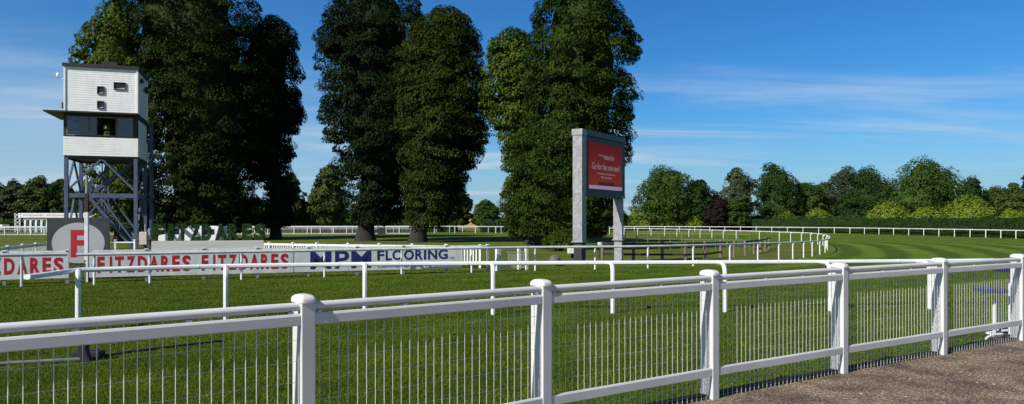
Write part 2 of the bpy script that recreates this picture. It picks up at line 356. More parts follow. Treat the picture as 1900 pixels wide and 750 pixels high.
def asphalt():
    m, n, l = newmat('worn_asphalt'); b = n['Principled BSDF']; b.inputs['Roughness'].default_value = 0.9; b.inputs['Specular IOR Level'].default_value = 0.2
    t = n.new('ShaderNodeTexCoord')
    vo = n.new('ShaderNodeTexVoronoi'); vo.inputs['Scale'].default_value = 85; l.new(t.outputs['Object'], vo.inputs['Vector'])
    sp = n.new('ShaderNodeSeparateColor'); l.new(vo.outputs['Color'], sp.inputs[0])
    cr = n.new('ShaderNodeValToRGB'); e = cr.color_ramp.elements; e[0].position = 0; e[0].color = (0.030, 0.023, 0.019, 1); e[1].position = 1; e[1].color = (0.40, 0.31, 0.23, 1)
    for p, c in ((0.45, (0.075, 0.058, 0.045, 1)), (0.8, (0.14, 0.11, 0.085, 1)), (0.93, (0.24, 0.19, 0.15, 1))):
        x = e.new(p); x.color = c
    l.new(sp.outputs[0], cr.inputs[0])
    no = n.new('ShaderNodeTexNoise'); no.inputs['Scale'].default_value = 1.6; no.inputs['Detail'].default_value = 6; l.new(t.outputs['Object'], no.inputs['Vector'])
    c2 = n.new('ShaderNodeValToRGB'); c2.color_ramp.elements[0].position = 0.38; c2.color_ramp.elements[1].position = 0.62
    c2.color_ramp.elements[0].color = (1.0, 0.92, 0.86, 1); c2.color_ramp.elements[1].color = (2.15, 2.02, 1.82, 1); l.new(no.outputs['Fac'], c2.inputs[0])
    mm = n.new('ShaderNodeMixRGB'); mm.blend_type = 'MULTIPLY'; mm.inputs[0].default_value = 1; l.new(cr.outputs[0], mm.inputs[1]); l.new(c2.outputs[0], mm.inputs[2])
    l.new(mm.outputs[0], b.inputs['Base Color'])
    bp = n.new('ShaderNodeBump'); bp.inputs['Strength'].default_value = 0.7; bp.inputs['Distance'].default_value = 0.006
    l.new(vo.outputs['Distance'], bp.inputs['Height']); l.new(bp.outputs[0], b.inputs['Normal'])
    return m
M['asphalt'] = asphalt()

# ------------------------------------------------------------------ running rail courses (world points of post feet)
def Gl(lst): return [G(x, y) for x, y in lst]
near_posts = [at(145, 13.9), at(419, 15.15), at(677, 15.85), at(915, 16.2), at(1137, 16.45), at(1345, 16.65), at(1540, 16.9), at(1725, 17.25), at(1905, 17.7), at(2080, 18.2)]
for p in near_posts: p.z = gzf(p.x, p.y)
inner_l = Gl([(-60, 536), (40, 532)])
inner_near = Gl([(175, 529), (278, 525.5), (448, 519.5), (602, 514.5), (745, 509.5), (875, 506), (993, 502.5), (1104, 500.5), (1202, 498), (1286, 494), (1354, 489), (1406, 485.5), (1445, 483), (1471, 481), (1491, 478.5), (1507, 476), (1521, 472.5), (1531, 468.5)])
inner_far = Gl([(1535, 464), (1533, 459.5), (1527, 456), (1517, 453.5), (1504, 451.5), (1487, 450), (1467, 449), (1446, 448), (1409, 446), (1366, 444), (1342, 443), (1321, 442), (1299, 441), (1278, 440), (1256, 439), (1233, 438.2), (1208, 437.4), (1183, 436.6), (1158, 436), (1131, 435.4), (1105, 435), (1080, 434.6), (1050, 434.2)])
inner_far += [on(x, inner_far[-1].y + (1050 - x) * 0.03) for x in range(1026, 780, -24)]
loop = inner_l + inner_near + inner_far
poly = np.array([(p.x, p.y) for p in loop] + [(-300, 150), (-300, 26)])
def inside(X, Y, poly):
    r = np.zeros(X.shape, bool); n = len(poly); j = n - 1
    for i in range(n):
        xi, yi = poly[i]; xj, yj = poly[j]
        c = ((yi > Y) != (yj > Y)) & (X < (xj - xi) * (Y - yi) / (yj - yi + 1e-9) + xi); r ^= c; j = i
    return r
def pdist(X, Y, pts):
    d = np.full(X.shape, 1e9)
    for (x0, y0), (x1, y1) in zip(pts[:-1], pts[1:]):
        dx, dy = x1 - x0, y1 - y0; t = np.clip(((X - x0) * dx + (Y - y0) * dy) / (dx * dx + dy * dy + 1e-9), 0, 1)
        d = np.minimum(d, np.hypot(X - x0 - t * dx, Y - y0 - t * dy))
    return d
def axis(segs):
    o = []
    for a, b, s_ in segs: o.append(np.arange(a, b, s_))
    return np.concatenate(o)
gx = axis([(-4000, -400, 400), (-400, -100, 20), (-100, -20, 2), (-20, 62, 0.7), (62, 150, 3), (150, 400, 25), (400, 4001, 400)])
gy = axis([(-400, -20, 40), (-20, 10, 2), (10, 115, 0.7), (115, 200, 4), (200, 500, 30), (500, 4501, 400)])
XX, YY = np.meshgrid(gx, gy); ZZ = gz(XX, YY)
lp = [(p.x, p.y) for p in loop]
dist = pdist(XX, YY, lp); ins = inside(XX, YY, poly)
infield = np.where(ins, sst(-0.1, 0.8, dist), 0.0)
infield = np.maximum(infield, 0.8 * sst(120, 150, YY))
mown = np.where(ins, 0.0, 1.0) * (0.25 + 0.75 * sst(20, 45, YY + 0.9 * np.maximum(XX, 0) * 0.6) * sst(-25, 5, XX))
nx, ny = len(gx), len(gy); idx = np.arange(nx * ny).reshape(ny, nx)
FQ = np.stack([idx[:-1, :-1], idx[:-1, 1:], idx[1:, 1:], idx[1:, :-1]], -1).reshape(-1, 4)
g = npmesh('ground', np.stack([XX, YY, ZZ], -1).reshape(-1, 3), FQ, M['turf'], smooth=True, attrs={'infield': infield.ravel(), 'course': dist.ravel(), 'mown': mown.ravel()})
g['kind'] = 'structure'

# ------------------------------------------------------------------ mesh fence in front
FP = [Vector(p) for p in ((-7.0, 1.32, 0), (-5.17, 2.72, 0), (-3.34, 4.13, 0), (-1.52, 5.57, 0), (0.30, 7.0, 0), (2.23, 8.38, 0), (4.29, 9.79, 0), (6.36, 11.15, 0), (8.43, 12.5, 0), (10.5, 13.85, 0), (12.6, 15.2, 0))]
def perp(a, b):
    d = (b - a).normalized(); return d, Vector((d.y, -d.x, 0))      # along, towards the camera side
# path (camera side of the fence)
edge = [];
for i, p in enumerate(FP):
    a = FP[max(i - 1, 0)]; b = FP[min(i + 1, len(FP) - 1)]; d, nn = perp(a, b); edge.append(p - nn * 0.035)
far_e = FP[-1] + perp(FP[-2], FP[-1])[0] * 60; fst = FP[0] - perp(FP[0], FP[1])[0] * 30
edge = [fst] + edge + [far_e]
mb = MB(); vs = []
for e in edge: vs.append(Vector((e.x, e.y, 0.035)))
for e in edge: vs.append(Vector((e.x + 30, e.y - 45, 0.035)))
k = len(edge); mb.add(vs, [(i, i + k, i + 1 + k, i + 1) for i in range(k - 1)])
for e in edge: mb.v.append(Vector((e.x, e.y, -0.1)))
mb.f += [(i, i + 1, i + 1 + 2 * k, i + 2 * k) for i in range(k - 1)]
o = mb.build('path', M['asphalt']); o['kind'] = 'structure'

fence = empty('mesh_fence', FP[3], 'tall white post and rail fence with wire mesh beside the asphalt path, nearest the camera', 'fence')
# one post prototype in local coordinates (u along x, n = -y towards camera)
def rounded(x0, x1, y0, y1, r, n=3):
    pts = []
    for cx, cy, a0 in ((x1 - r, y0 + r, -90), (x1 - r, y1 - r, 0), (x0 + r, y1 - r, 90), (x0 + r, y0 + r, 180)):
        for i in range(n + 1):
            a = R(a0 + 90 * i / n); pts.append((cx + r * math.cos(a), cy + r * math.sin(a)))
    return pts
def prism(mb, pts, z0, z1):
    n = len(pts); mb.add([(x, y, z0) for x, y in pts] + [(x, y, z1) for x, y in pts], [(i, (i + 1) % n, (i + 1) % n + n, i + n) for i in range(n)] + [tuple(range(n))[::-1], tuple(range(n, 2 * n))])
mbp = MB()
prism(mbp, rounded(-0.056, 0.056, -0.048, 0.012, 0.010), -0.15, 1.405)
post_me = mbp.build('post', M['white'], origin=(0, 0, 0))
mbb = MB(); prism(mbb, rounded(-0.048, 0.048, 0.014, 0.145, 0.01), -0.15, 1.405)
back_me = mbb.build('back_post', M['white'], origin=(0, 0, 0))
mbc = MB(); prof = rounded(-0.064, 0.064, -0.058, 0.152, 0.03, 4); n_ = len(prof)
cy = 0.047; vs = [(x, y, 1.402) for x, y in prof]
for s_, z in ((1.0, 1.425), (0.93, 1.440), (0.7, 1.455), (0.35, 1.462)): vs += [(x * s_, cy + (y - cy) * s_, z) for x, y in prof]
fs = [(i + j * n_, (i + 1) % n_ + j * n_, (i + 1) % n_ + (j + 1) * n_, i + (j + 1) * n_) for j in range(4) for i in range(n_)] + [tuple(range(n_))[::-1], tuple(range(4 * n_, 5 * n_))]
mbc.add(vs, fs); cap_me = mbc.build('post_cap', M['white'], origin=(0, 0, 0), smooth=True)
first = True
def inst(src, parent, loc, rotz=0, name=None):
    o = src.copy(); o.name = name or src.name.split('.')[0]; C.objects.link(o); o.parent = parent; o.location = Vector(loc) - ORI[parent]; o.rotation_euler = (0, 0, rotz); ORI[o] = Vector(loc); return o
for i, p in enumerate(FP):
    a = FP[max(i - 1, 0)]; b = FP[min(i + 1, len(FP) - 1)]; d = b - a; rz = math.atan2(d.y, d.x)
    po = inst(post_me, fence, p, rz)
    c1 = cap_me.copy(); C.objects.link(c1); c1.parent = po
    c2 = back_me.copy(); C.objects.link(c2); c2.parent = po
for o in (post_me, back_me, cap_me): bpy.data.objects.remove(o)
# rails and mesh per bay
def prof_top():   # round handrail
    return [(0.0 + 0.033 * math.cos(t), 1.374 + 0.032 * math.sin(t)) for t in np.linspace(0, 2 * math.pi, 17)[:-1]]
def prof_rail(z0, z1, f=0.042, b=0.022, ch=0.018):
    return [(b, z0 + .004), (b + .004, z0), (f - .006, z0), (f, z0 + .006), (f, z1 - ch), (f - .008, z1 - .003), (f - .014, z1), (b + .004, z1), (b, z1 - .004)]
for i in range(len(FP) - 1):
    d, nn = perp(FP[i], FP[i + 1]); a = FP[i] + d * 0.055; b = FP[i + 1] - d * 0.055
    MB().sweep([a, b], prof_top()).build('top_rail', M['white'], fence, smooth=True)
    MB().sweep([a, b], prof_rail(1.238, 1.326)).build('middle_rail', M['white'], fence)
    MB().sweep([a, b], prof_rail(0.288, 0.388)).build('lower_rail', M['white'], fence)
    Lb = (b - a).length
    for t in (0.02, 0.35, 0.65, 0.97): MB().box(a + d * (Lb * t) + nn * 0.012 + Vector((0, 0, 1.333)), 0.035, 0.03, 0.016, d).build('spacer', M['white'], fence)
    # welded mesh: 75 mm x 150 mm, behind the rails
    bet = max(R(SUN_AZ) - math.pi - math.atan2(d.y, d.x), .03)
    mb = MB(); A = FP[i] + nn * max(.002, .042 - .23 * math.sin(bet) / .78); n_w = int((FP[i + 1] - FP[i]).length / 0.077)
    for k in range(n_w + 1):
        q = A + d * (k * 0.077 + 0.02) + nn * random.uniform(-0.002, 0.002)
        lean = d * random.gauss(0, 0.0015)
        mb.beam(q + Vector((0, 0, 0.02)), q + lean + Vector((0, 0, 1.34)), 0.0043)
    for k in range(9):
        z = 0.06 + k * 0.153; path = []
        for t in np.linspace(0, 1, 7): path.append(A + d * ((FP[i + 1] - FP[i]).length * t) - nn * (0.004 + random.uniform(0, 0.002)) + Vector((0, 0, z + random.uniform(-.004, .004))))
        mb.sweep(path, [(-.0011, -.0011), (.0011, -.0011), (.0011, .0011), (-.0011, .0011)])
    mb.build('wire_mesh', M['wire'], fence)
    mb = MB(); mb.sweep([FP[i] - nn * 0.038, FP[i + 1] - nn * 0.038], [(0.0, -0.1), (0.0, 0.075), (-0.12, 0.07), (-0.12, -0.1)])
    mb.build('gravel_board', M['gravel_board'], fence)

# ------------------------------------------------------------------ running rails
def rail_profile(hw, hh, n=12):
    return [(hw * math.copysign(abs(math.cos(t)) ** 0.75, math.cos(t)), hh * math.copysign(abs(math.sin(t)) ** 0.75, math.sin(t))) for t in np.linspace(0, 2 * math.pi, n + 1)[:-1]]
def smooth_path(pts, sub=5):
    out = []; P = [pts[0] * 2 - pts[1]] + list(pts) + [pts[-1] * 2 - pts[-2]]
    for i in range(1, len(P) - 2):
        for k in range(sub):
            t = k / sub; p0, p1, p2, p3 = P[i - 1:i + 3]
            out.append(0.5 * ((2 * p1) + (p2 - p0) * t + (2 * p0 - 5 * p1 + 4 * p2 - p3) * t * t + (3 * p1 - p0 - 3 * p2 + p3) * t ** 3))
    out.append(pts[-1]); return out
def running_rail(name, label, posts, h=1.1, off=0.42, hw=0.05, hh=0.042, pr=0.042, sign=1, mrail='rail_plastic', mpost='rail_plastic', ext0=0.0, ext1=0.0, group=None, sub=5, extra0=None, nseg=8):
    """posts: feet; rail runs off metres to the side (sign) of the feet"""
    root = empty(name, posts[0], label, 'running rail', group)
    tops = []; dirs = []
    for i, p in enumerate(posts):
        a = posts[max(i - 1, 0)]; b = posts[min(i + 1, len(posts) - 1)]; d = (b - a); d.z = 0; d.normalize()
        q = Vector((-d.y, d.x, 0)) * sign; dirs.append(q); tops.append(p + q * off + Vector((0, 0, h)))
    pth = smooth_path(tops, sub)
    if ext0: pth = [pth[0] + (pth[0] - pth[1]).normalized() * ext0] + pth
    if ext1: pth = pth + [pth[-1] + (pth[-1] - pth[-2]).normalized() * ext1]
    if extra0: pth = extra0 + pth
    mb = MB(); mb.sweep(pth, rail_profile(hw, hh)); 
    mb.build('rail', M[mrail], root, smooth=True)
    # sleeves at joints
    if posts[0].y < 60:
        for i in range(2, len(pth) - 2, sub):
            if pth[i].y > 75: continue
            MB().sweep([pth[i], pth[i].lerp(pth[i + 1], 0.06 if sub > 2 else .1)], rail_profile(hw + .004, hh + .004)).build('joint_sleeve', M[mrail], root, smooth=True)
    proto = None; r = pr
    for p, q in zip(posts, dirs):
        rz = math.atan2(q.y, q.x)
        if proto is None:
            hz = h - 0.01
            rb = min(off, 0.20) if off > 0.05 else 0
            if rb:
                path = [Vector((0, 0, -0.3)), Vector((0, 0, hz * .5)), Vector((0, 0, hz - rb))] + [Vector((rb - rb * math.cos(a), 0, hz - rb + rb * math.sin(a))) for a in (R(22), R(45), R(68), R(90))] + [Vector((off, 0, hz))]
                rad = [r, r, r, r, r * .98, r * .95, r * .9, r * .85]
            else: path = [Vector((0, 0, -0.3)), Vector((0, 0, h))]; rad = [r, r]
            proto = MB().tube(path, rad, nseg).build('rail_post', M[mpost], origin=(0, 0, 0), smooth=True)
        inst(proto, root, p + Vector((0, 0, random.uniform(-.008, .008))), rz + R(random.uniform(-2.0, 2.0)))
    bpy.data.objects.remove(proto); return root, pth
t0 = near_posts[0] + Vector((0.05, 0.4, 1.08))
running_rail('running_rail', 'bright white running rail with swan neck posts just behind the mesh fence', near_posts, h=1.08, off=0.45, hw=0.06, hh=0.045, pr=0.048,
             extra0=[at(50, 12.7, z=1.065), at(78, 13.1, z=1.07), at(108, 13.6, z=1.075)], ext1=1)
running_rail('running_rail', 'short greyish running rail piece in front of the DARES board at the left', inner_l, h=1.1, off=0.2, mrail='rail_dull', mpost='rail_dull', sign=-1, ext0=2, ext1=1.35, hw=.06, hh=.055, pr=.045)
running_rail('running_rail', 'long running rail passing the boards and looping round the bend', inner_near + inner_far, h=1.1, off=0.22, mrail='rail_dull', mpost='rail_plastic', sign=-1, ext0=0.55, hw=.055, hh=.055, pr=.043)
outer = Gl([(2040, 448.5), (2010, 447), (1980, 446), (1948, 445), (1915, 444), (1885, 443), (1857, 442), (1829, 441), (1800, 440.1), (1771, 439.2), (1742, 438.4), (1714, 437.6), (1686, 436.8), (1658, 436), (1631, 435.3), (1604, 434.6), (1577, 434), (1548, 433.4), (1519, 432.8), (1490, 432.3), (1461, 431.9), (1432, 431.4), (1403, 431), (1374, 430.7), (1345, 430.4), (1317, 430.1), (1289, 429.8), (1261, 429.6), (1233, 429.4), (1205, 429.2), (1177, 429.1), (1149, 429), (1121, 428.9)])
running_rail('running_rail', 'outermost running rail on the far side of the bend below the clipped hedge', outer, h=1.08, off=0.15, sign=-1, hw=.07, hh=.06, pr=.055, ext0=1, sub=2)

# ------------------------------------------------------------------ picket fence and crowd fences
def rp(px, D): return on(px, D)
def white_fence(name, label, pts, h=1.15, capz=0.06, pickets=True, rails=(1.0, 0.2), spacing=0.12, pw=0.11, cap=True, infill='white_worn', pickw=0.05, postmat='white_worn'):
    root = empty(name, pts[0], label, 'fence')
    for i, p in enumerate(pts):
        a = pts[max(i - 1, 0)]; b = pts[min(i + 1, len(pts) - 1)]; d = b - a
        mb = MB().box(p + Vector((0, 0, h / 2 - .15)), pw, pw, h + .3, d)
        po = mb.build('post', M[postmat], root, bevel=0.008)
        if cap: MB().box(p + Vector((0, 0, h + capz / 2 + .002)), pw * 1.35, pw * 1.35, capz, d).build('post_cap', M[postmat], po, bevel=0.015)
    for a, b in zip(pts[:-1], pts[1:]):
        d = (b - a).normalized(); s_, e_ = a + d * pw / 2, b - d * pw / 2; nn = Vector((d.y, -d.x, 0)).normalized()
        mb = MB()
        for rz_, rh in rails: mb.beam(s_ + Vector((0, 0, rz_)), e_ + Vector((0, 0, rz_)), 0.07, rh)
        mb.build('rail', M[postmat], root)
        if pickets:
            mb = MB(); n = int((e_ - s_).length / spacing)
            for k in range(1, n):
                q = s_.lerp(e_, k / n) ; mb.box(q + Vector((0, 0, (rails[0][0] + rails[-1][0]) / 2)), pickw, 0.02, rails[0][0] - rails[-1][0] - .05, d)
            mb.build('infill', M[infill], root)
    return root
pw_pts = [rp(-38, 31.5), rp(-12, 33.2), rp(14, 35.2), rp(41, 37.4), rp(66, 39.5), rp(90, 41.5), rp(121, 43.3), rp(152, 44.6), rp(184, 45.5), rp(214, 46), rp(250, 46), rp(290, 45.4), rp(330, 44.6), rp(372, 43.7), rp(414, 42.8), rp(457, 41.9), rp(500, 41.1), rp(544, 40.4), rp(588, 39.8), rp(646, 39.2), rp(704, 38.7), rp(765, 38.2), rp(828, 37.6), rp(891, 37.0)]
white_fence('post_and_rail_fence', 'short white post and rail fence seen between the F sign and the tower legs', pw_pts[8:11], h=1.1, pickets=False, rails=((1.0, 0.07), (0.4, 0.06)))
white_fence('picket_fence', 'white picket fence running away behind the DARES board at far left', pw_pts[:8], h=1.1, rails=((1.03, 0.12), (0.18, 0.07)), spacing=0.15, pickw=0.07)
white_fence('picket_fence', 'white picket fence with capped posts between the plinth and the lawn gate', pw_pts[15:], h=1.1, rails=((1.03, 0.12), (0.18, 0.07)), spacing=0.15, pickw=0.07)
# entrance gate right of the MPM board
gp = [G(924, 503), G(977, 501)]
gt = empty('lawn_gate', gp[0], 'white gate posts with a low grey mesh gate right of the MPM board', 'gate')
d = (gp[1] - gp[0]).normalized()
MB().box(gp[0] + Vector((0, 0, .5)), .22, .16, 1.25, d).build('gate_post', M['white_worn'], gt, bevel=.01)
MB().box(gp[1] + Vector((0, 0, .5)), .14, .14, 1.25, d).build('gate_post', M['white_worn'], gt, bevel=.01)
MB().box(on(963, gp[0].y + 1.1) + Vector((0, 0, .5)), .14, .14, 1.15, d).build('gate_post', M['white_worn'], gt, bevel=.01)
mb = MB(); a = gp[0] + d * .14; b = gp[1] - d * .1
for z in (.12, .85): mb.beam(a + Vector((0, 0, z)), b + Vector((0, 0, z)), .03)
for k in range(17):
    q = a.lerp(b, k / 16); mb.beam(q + Vector((0, 0, .1)), q + Vector((0, 0, .88)), .012)
mb.build('gate_leaf', M['wire'], gt)
# crowd fence far left across the course
cp = [at(x, 114 + (x - 300) * 0.012) for x in np.arange(-40, 810, 24.4)]
for p in cp: p.z = gzf(p.x, p.y)
cp = [p for p in cp if not (700 < CX + F * p.x / p.y < 715)]
white_fence('crowd_fence', 'long white fence with thin upright infill far across the course behind the big trees', cp, h=1.16, cap=False, rails=((1.12, 0.16), (0.82, 0.07), (0.06, 0.1)), spacing=0.2, pw=0.16, pickw=0.05, infill='galv', postmat='white')
fr = [at(x, 121 + (x - 300) * 0.014) for x in np.arange(-30, 1120, 38)]
for p in fr: p.z = gzf(p.x, p.y)
running_rail('running_rail', 'thin white running rail directly behind the long crowd fence, far side', fr, h=1.15, off=0.0, hw=.07, hh=.07, pr=.06, sub=1)
# boxy brown marker in crowd fence gap
q = on(708, 116); mb = MB(); mb.box(q + Vector((0, 0, .55)), 1.25, .3, 1.1)
o = mb.build('timber_hurdle', M['dark_timber'], origin=q, bevel=.03); tag(o, 'small brown timber hurdle filling a gap in the far white fence', 'hurdle')

# ------------------------------------------------------------------ board carrying fence and sponsor boards
BL = Vector((-18.3, 26.9, 0)); BR_ = Vector((-2.2, 33.8, 0)); bd = (BR_ - BL).normalized(); bn = Vector((bd.y, -bd.x, 0))
def onA(px, z=0.0, off=0.0):
    k = (px - CX) / F; t = (k * BL.y - BL.x) / ((BR_.x - BL.x) - k * (BR_.y - BL.y)); p = BL.lerp(BR_, t) + bn * off
    return Vector((p.x, p.y, z))
def zA(px, py): return CAMZ - (py - HY) / F * onA(px).y
bf = empty('board_fence', onA(272, gzf(-13, 28)), 'low white fence with small capped posts carrying the sponsor boards', 'fence')
for px in (-95, 8, 125, 272, 378, 478, 572, 662, 748, 828, 905):
    p = onA(px); gzz = gzf(p.x, p.y)
    po = MB().box(p + Vector((0, 0, (0.93 + gzz - .2) / 2)), .1, .1, .93 - gzz + .2, bd).build('post', M['galv'], bf)
    MB().box(p + Vector((0, 0, .945)), .15, .15, .05, bd).build('post_cap', M['white_worn'], po, bevel=.012)
for a, b in ((-95, 125), (172, 905)):
    MB().beam(onA(a, .90), onA(b, .90), .07, .06).build('top_rail', M['white_worn'], bf)
def board(label, x0, x1, texts, zt=.86, zb=-.08):
    a = onA(x0, 0, .075); b = onA(x1, 0, .075); root = empty('sponsor_board', a + Vector((0, 0, zb)), label, 'sign')
    d = (b - a).normalized(); mb = MB().quadbox(a + Vector((0, 0, zb)), b - a, Vector((0, 0, zt - zb)), -bn * .03)
    mb.build('panel', M['board'], root, bevel=.004)
    FZ = [(375, 387), (396, 400), (405, 420), (425, 439), (444, 460), (464, 480), (484, 499), (503, 516), (520, 535)]
    for body, u0, u1, z0, z1, mt, bold in texts:
        cl_ = None
        if body == 'FITZDARES': k_ = (u1 - u0) / 160; cl_ = [(u0 + (a_ - 375) * k_, u0 + (b_ - 375) * k_) for a_, b_ in FZ]; bold = .04
        if body == 'MPM': cl_ = [(575, 614), (621, 647), (651, 688)]; bold = .02
        if body == 'FLOORING': cl_ = [(699, 712), (714.5, 726), (727, 746), (748.5, 767), (769.5, 783.5), (785.5, 789.5), (793, 810), (812, 829.5)]; bold = .028
        if cl_:
            cells_on('lettering', body, cl_, M[mt], root, lambda x: onA(x, 0, .077), bn, z0, z1, .004, bold); continue
        p0 = onA(u0, z0, .077); p1 = onA(u1, z0, .077)
        text_on('lettering', body, M[mt], root, p0, d, bn, (p1 - p0).length, z1 - z0, .004, bold)
    return root
board('white board reading DARES in red, left of the round F sign', -90, 128, [('FITZDARES', -75, 118, .10, .69, 'red_letter', .045)])
board('long white board reading FITZDARES FITZDARES in red, behind the running rail', 166, 544, [('FITZDARES', 181, 354, .08, .69, 'red_letter', .045), ('FITZDARES', 374, 535, .08, .69, 'red_letter', .045)])
board('white board with navy MPM FLOORING lettering', 546, 856, [('MPM', 577, 689, .03, .78, 'navy_letter', .018), ('FLOORING', 699, 830, .33, .77, 'navy_letter', .02), ('LTD', 832, 842, .34, .43, 'grey_letter', 0), ('Commercial Flooring', 700, 800, -.02, .14, 'navy_letter', 0)])

# F sign
fo = on(145, 29.4); fs_ = empty('round_f_sign', fo, 'dark square sign with pale disc and red letter F left of the tower legs', 'sign')
sdir = Vector((.97, .24, 0)).normalized(); sn_ = Vector((sdir.y, -sdir.x, 0)); ctr = at(146, 29.4, 450)
wF = 105 / 1400 * 29.4 * 1.0
MB().box(Vector((ctr.x, ctr.y, 1.22)), wF, .06, 1.84, sdir).build('panel', M['sign_dark'], fs_, bevel=.01)
mb = MB(); c = Vector((ctr.x, ctr.y, ctr.z - .02)) + sn_ * .031 + sdir * 0.0; nn_ = 48
ring = [c + sdir * (.93 * math.cos(2 * math.pi * i / nn_)) + Vector((0, 0, .79 * math.sin(2 * math.pi * i / nn_))) for i in range(nn_)]
mb.add(ring + [p + sn_ * .006 for p in ring], [(i, (i + 1) % nn_, (i + 1) % nn_ + nn_, i + nn_) for i in range(nn_)] + [tuple(range(nn_, 2 * nn_))]); mb.build('disc', M['sign_disc'], fs_)
text_on('lettering', 'F', M['red_letter'], fs_, c + sn_ * .008 - sdir * .27 + Vector((0, 0, -.55)), sdir, sn_, .56, 1.06, .006, .03)
for s_ in (-.95, .95): MB().box(Vector((ctr.x, ctr.y, 0.02)) + sdir * s_ - sn_ * .06, .07, .05, .75, sdir).build('leg', M['charcoal'], fs_)

# winning post
wpx = G(161, 524); wp = empty('winning_post', wpx, 'tall narrow white winning post with a thin grey top in front of the F sign', 'post')
MB().box(wpx + Vector((0, 0, 1.30)), .13, .13, 2.62, (1, .2, 0)).build('lower_shaft', M['white_worn'], wp, bevel=.015)
MB().box(wpx + Vector((0, 0, 2.62 + .35)), .12, .12, .70, (1, .2, 0)).build('upper_shaft', mat('dark_rust_shaft', (0.04, 0.015, 0.012), .6), wp, bevel=.01)
MB().tube([wpx + Vector((0, 0, 3.3)), wpx + Vector((0, 0, 3.95))], .045, 8).build('finial', M['galv'], wp, smooth=True)
MB().box(wpx + Vector((.12, .05, .2)), .12, .1, .5, (1, .2, 0)).build('base_clamp', M['black'], wp, bevel=.01)

# ------------------------------------------------------------------ hedge letters on plinth, van behind
pd = 38.0
pa = at(281, 37.2); pb = at(489, 38.8); pdv = (pb - pa); pdv.z = 0; wP = pdv.length; pdv.normalize(); pn = Vector((pdv.y, -pdv.x, 0)); gP = gzf(pa.x, pa.y)
mb = MB().quadbox(Vector((pa.x, pa.y, gP - .1)), pdv * wP, Vector((0, 0, 1.02 - gP + .1)), -pn * .8)
pl = mb.build('plinth', M['plinth'], origin=(pa.x, pa.y, gP), bevel=.01); tag(pl, 'long pale boarded plinth carrying the green hedge letters', 'plinth')
M['hedge_letter'] = leafmat('artificial_hedge', (0.014, 0.042, 0.014), (0.055, 0.115, 0.038), 9, .15)
HW = 'FITZDARES'
cols = [(295, 315), (320, 329), (335, 351.5), (356, 373), (375, 391), (397, 416.5), (420, 437), (443, 459), (463, 483)]
for ch, (x0, x1) in zip(HW, cols):
    vs, fs = text_geo(ch, .045, .12)
    lo = Vector([min(v[i] for v in vs) for i in range(3)]); hi = Vector([max(v[i] for v in vs) for i in range(3)])
    p0 = at(x0, pd); p0 = Vector((p0.x, 0, 0)); s0 = (at(x0, pd).x - pa.x) / pdv.x; s1 = (at(x1, pd).x - pa.x) / pdv.x
    org = Vector((pa.x, pa.y, 0)) + pdv * s0 - pn * .5
    def T(v): return org + pdv * ((v.x - lo.x) / (hi.x - lo.x) * (s1 - s0)) + Vector((0, 0, 1.022 + (v.y - lo.y) / (hi.y - lo.y) * .84)) + pn * ((v.z - lo.z) / (hi.z - lo.z) * .22)
    W = [T(v) for v in vs]; mb = MB().add(W, fs)
    # leaves over the surface
    Va = []; Fa = []
    tri = []
    for f in fs:
        for j in range(1, len(f) - 1): tri.append((W[f[0]], W[f[j]], W[f[j + 1]]))
    ar = np.array([(b - a).cross(c - a).length for a, b, c in tri]); ar = ar / ar.sum()
    for ti in RNG.choice(len(tri), 700, p=ar):
        a, b, c = tri[ti]; r1_, r2_ = random.random(), random.random()
        if r1_ + r2_ > 1: r1_, r2_ = 1 - r1_, 1 - r2_
        q = a + (b - a) * r1_ + (c - a) * r2_; e = Vector((random.gauss(0, 1), random.gauss(0, 1), random.gauss(0, 1))).normalized(); f_ = e.orthogonal().normalized()
        mb.add([q - e * .03, q + f_ * .02, q + e * .04, q - f_ * .02], [(0, 1, 2, 3)])
    me = bpy.data.meshes.new('hedge_letter'); og = org + pdv * (s1 - s0) / 2; og.z = 1.02
    me.from_pydata([tuple(v - og) for v in mb.v], [], mb.f); me.materials.append(M['hedge_letter'])
    o = bpy.data.objects.new('hedge_letter', me); o.location = og; C.objects.link(o)
    nth = {'F': 'first letter of the row', 'I': 'second in the row', 'T': 'third in the row', 'Z': 'fourth in the row', 'D': 'fifth in the row', 'A': 'between D and R', 'R': 'seventh in the row', 'E': 'second from the right end', 'S': 'last letter at the right end'}[ch]
    tag(o, 'dark green hedge letter %s on the pale plinth, %s' % (ch, nth), 'letter', 'hedge letters on the plinth')

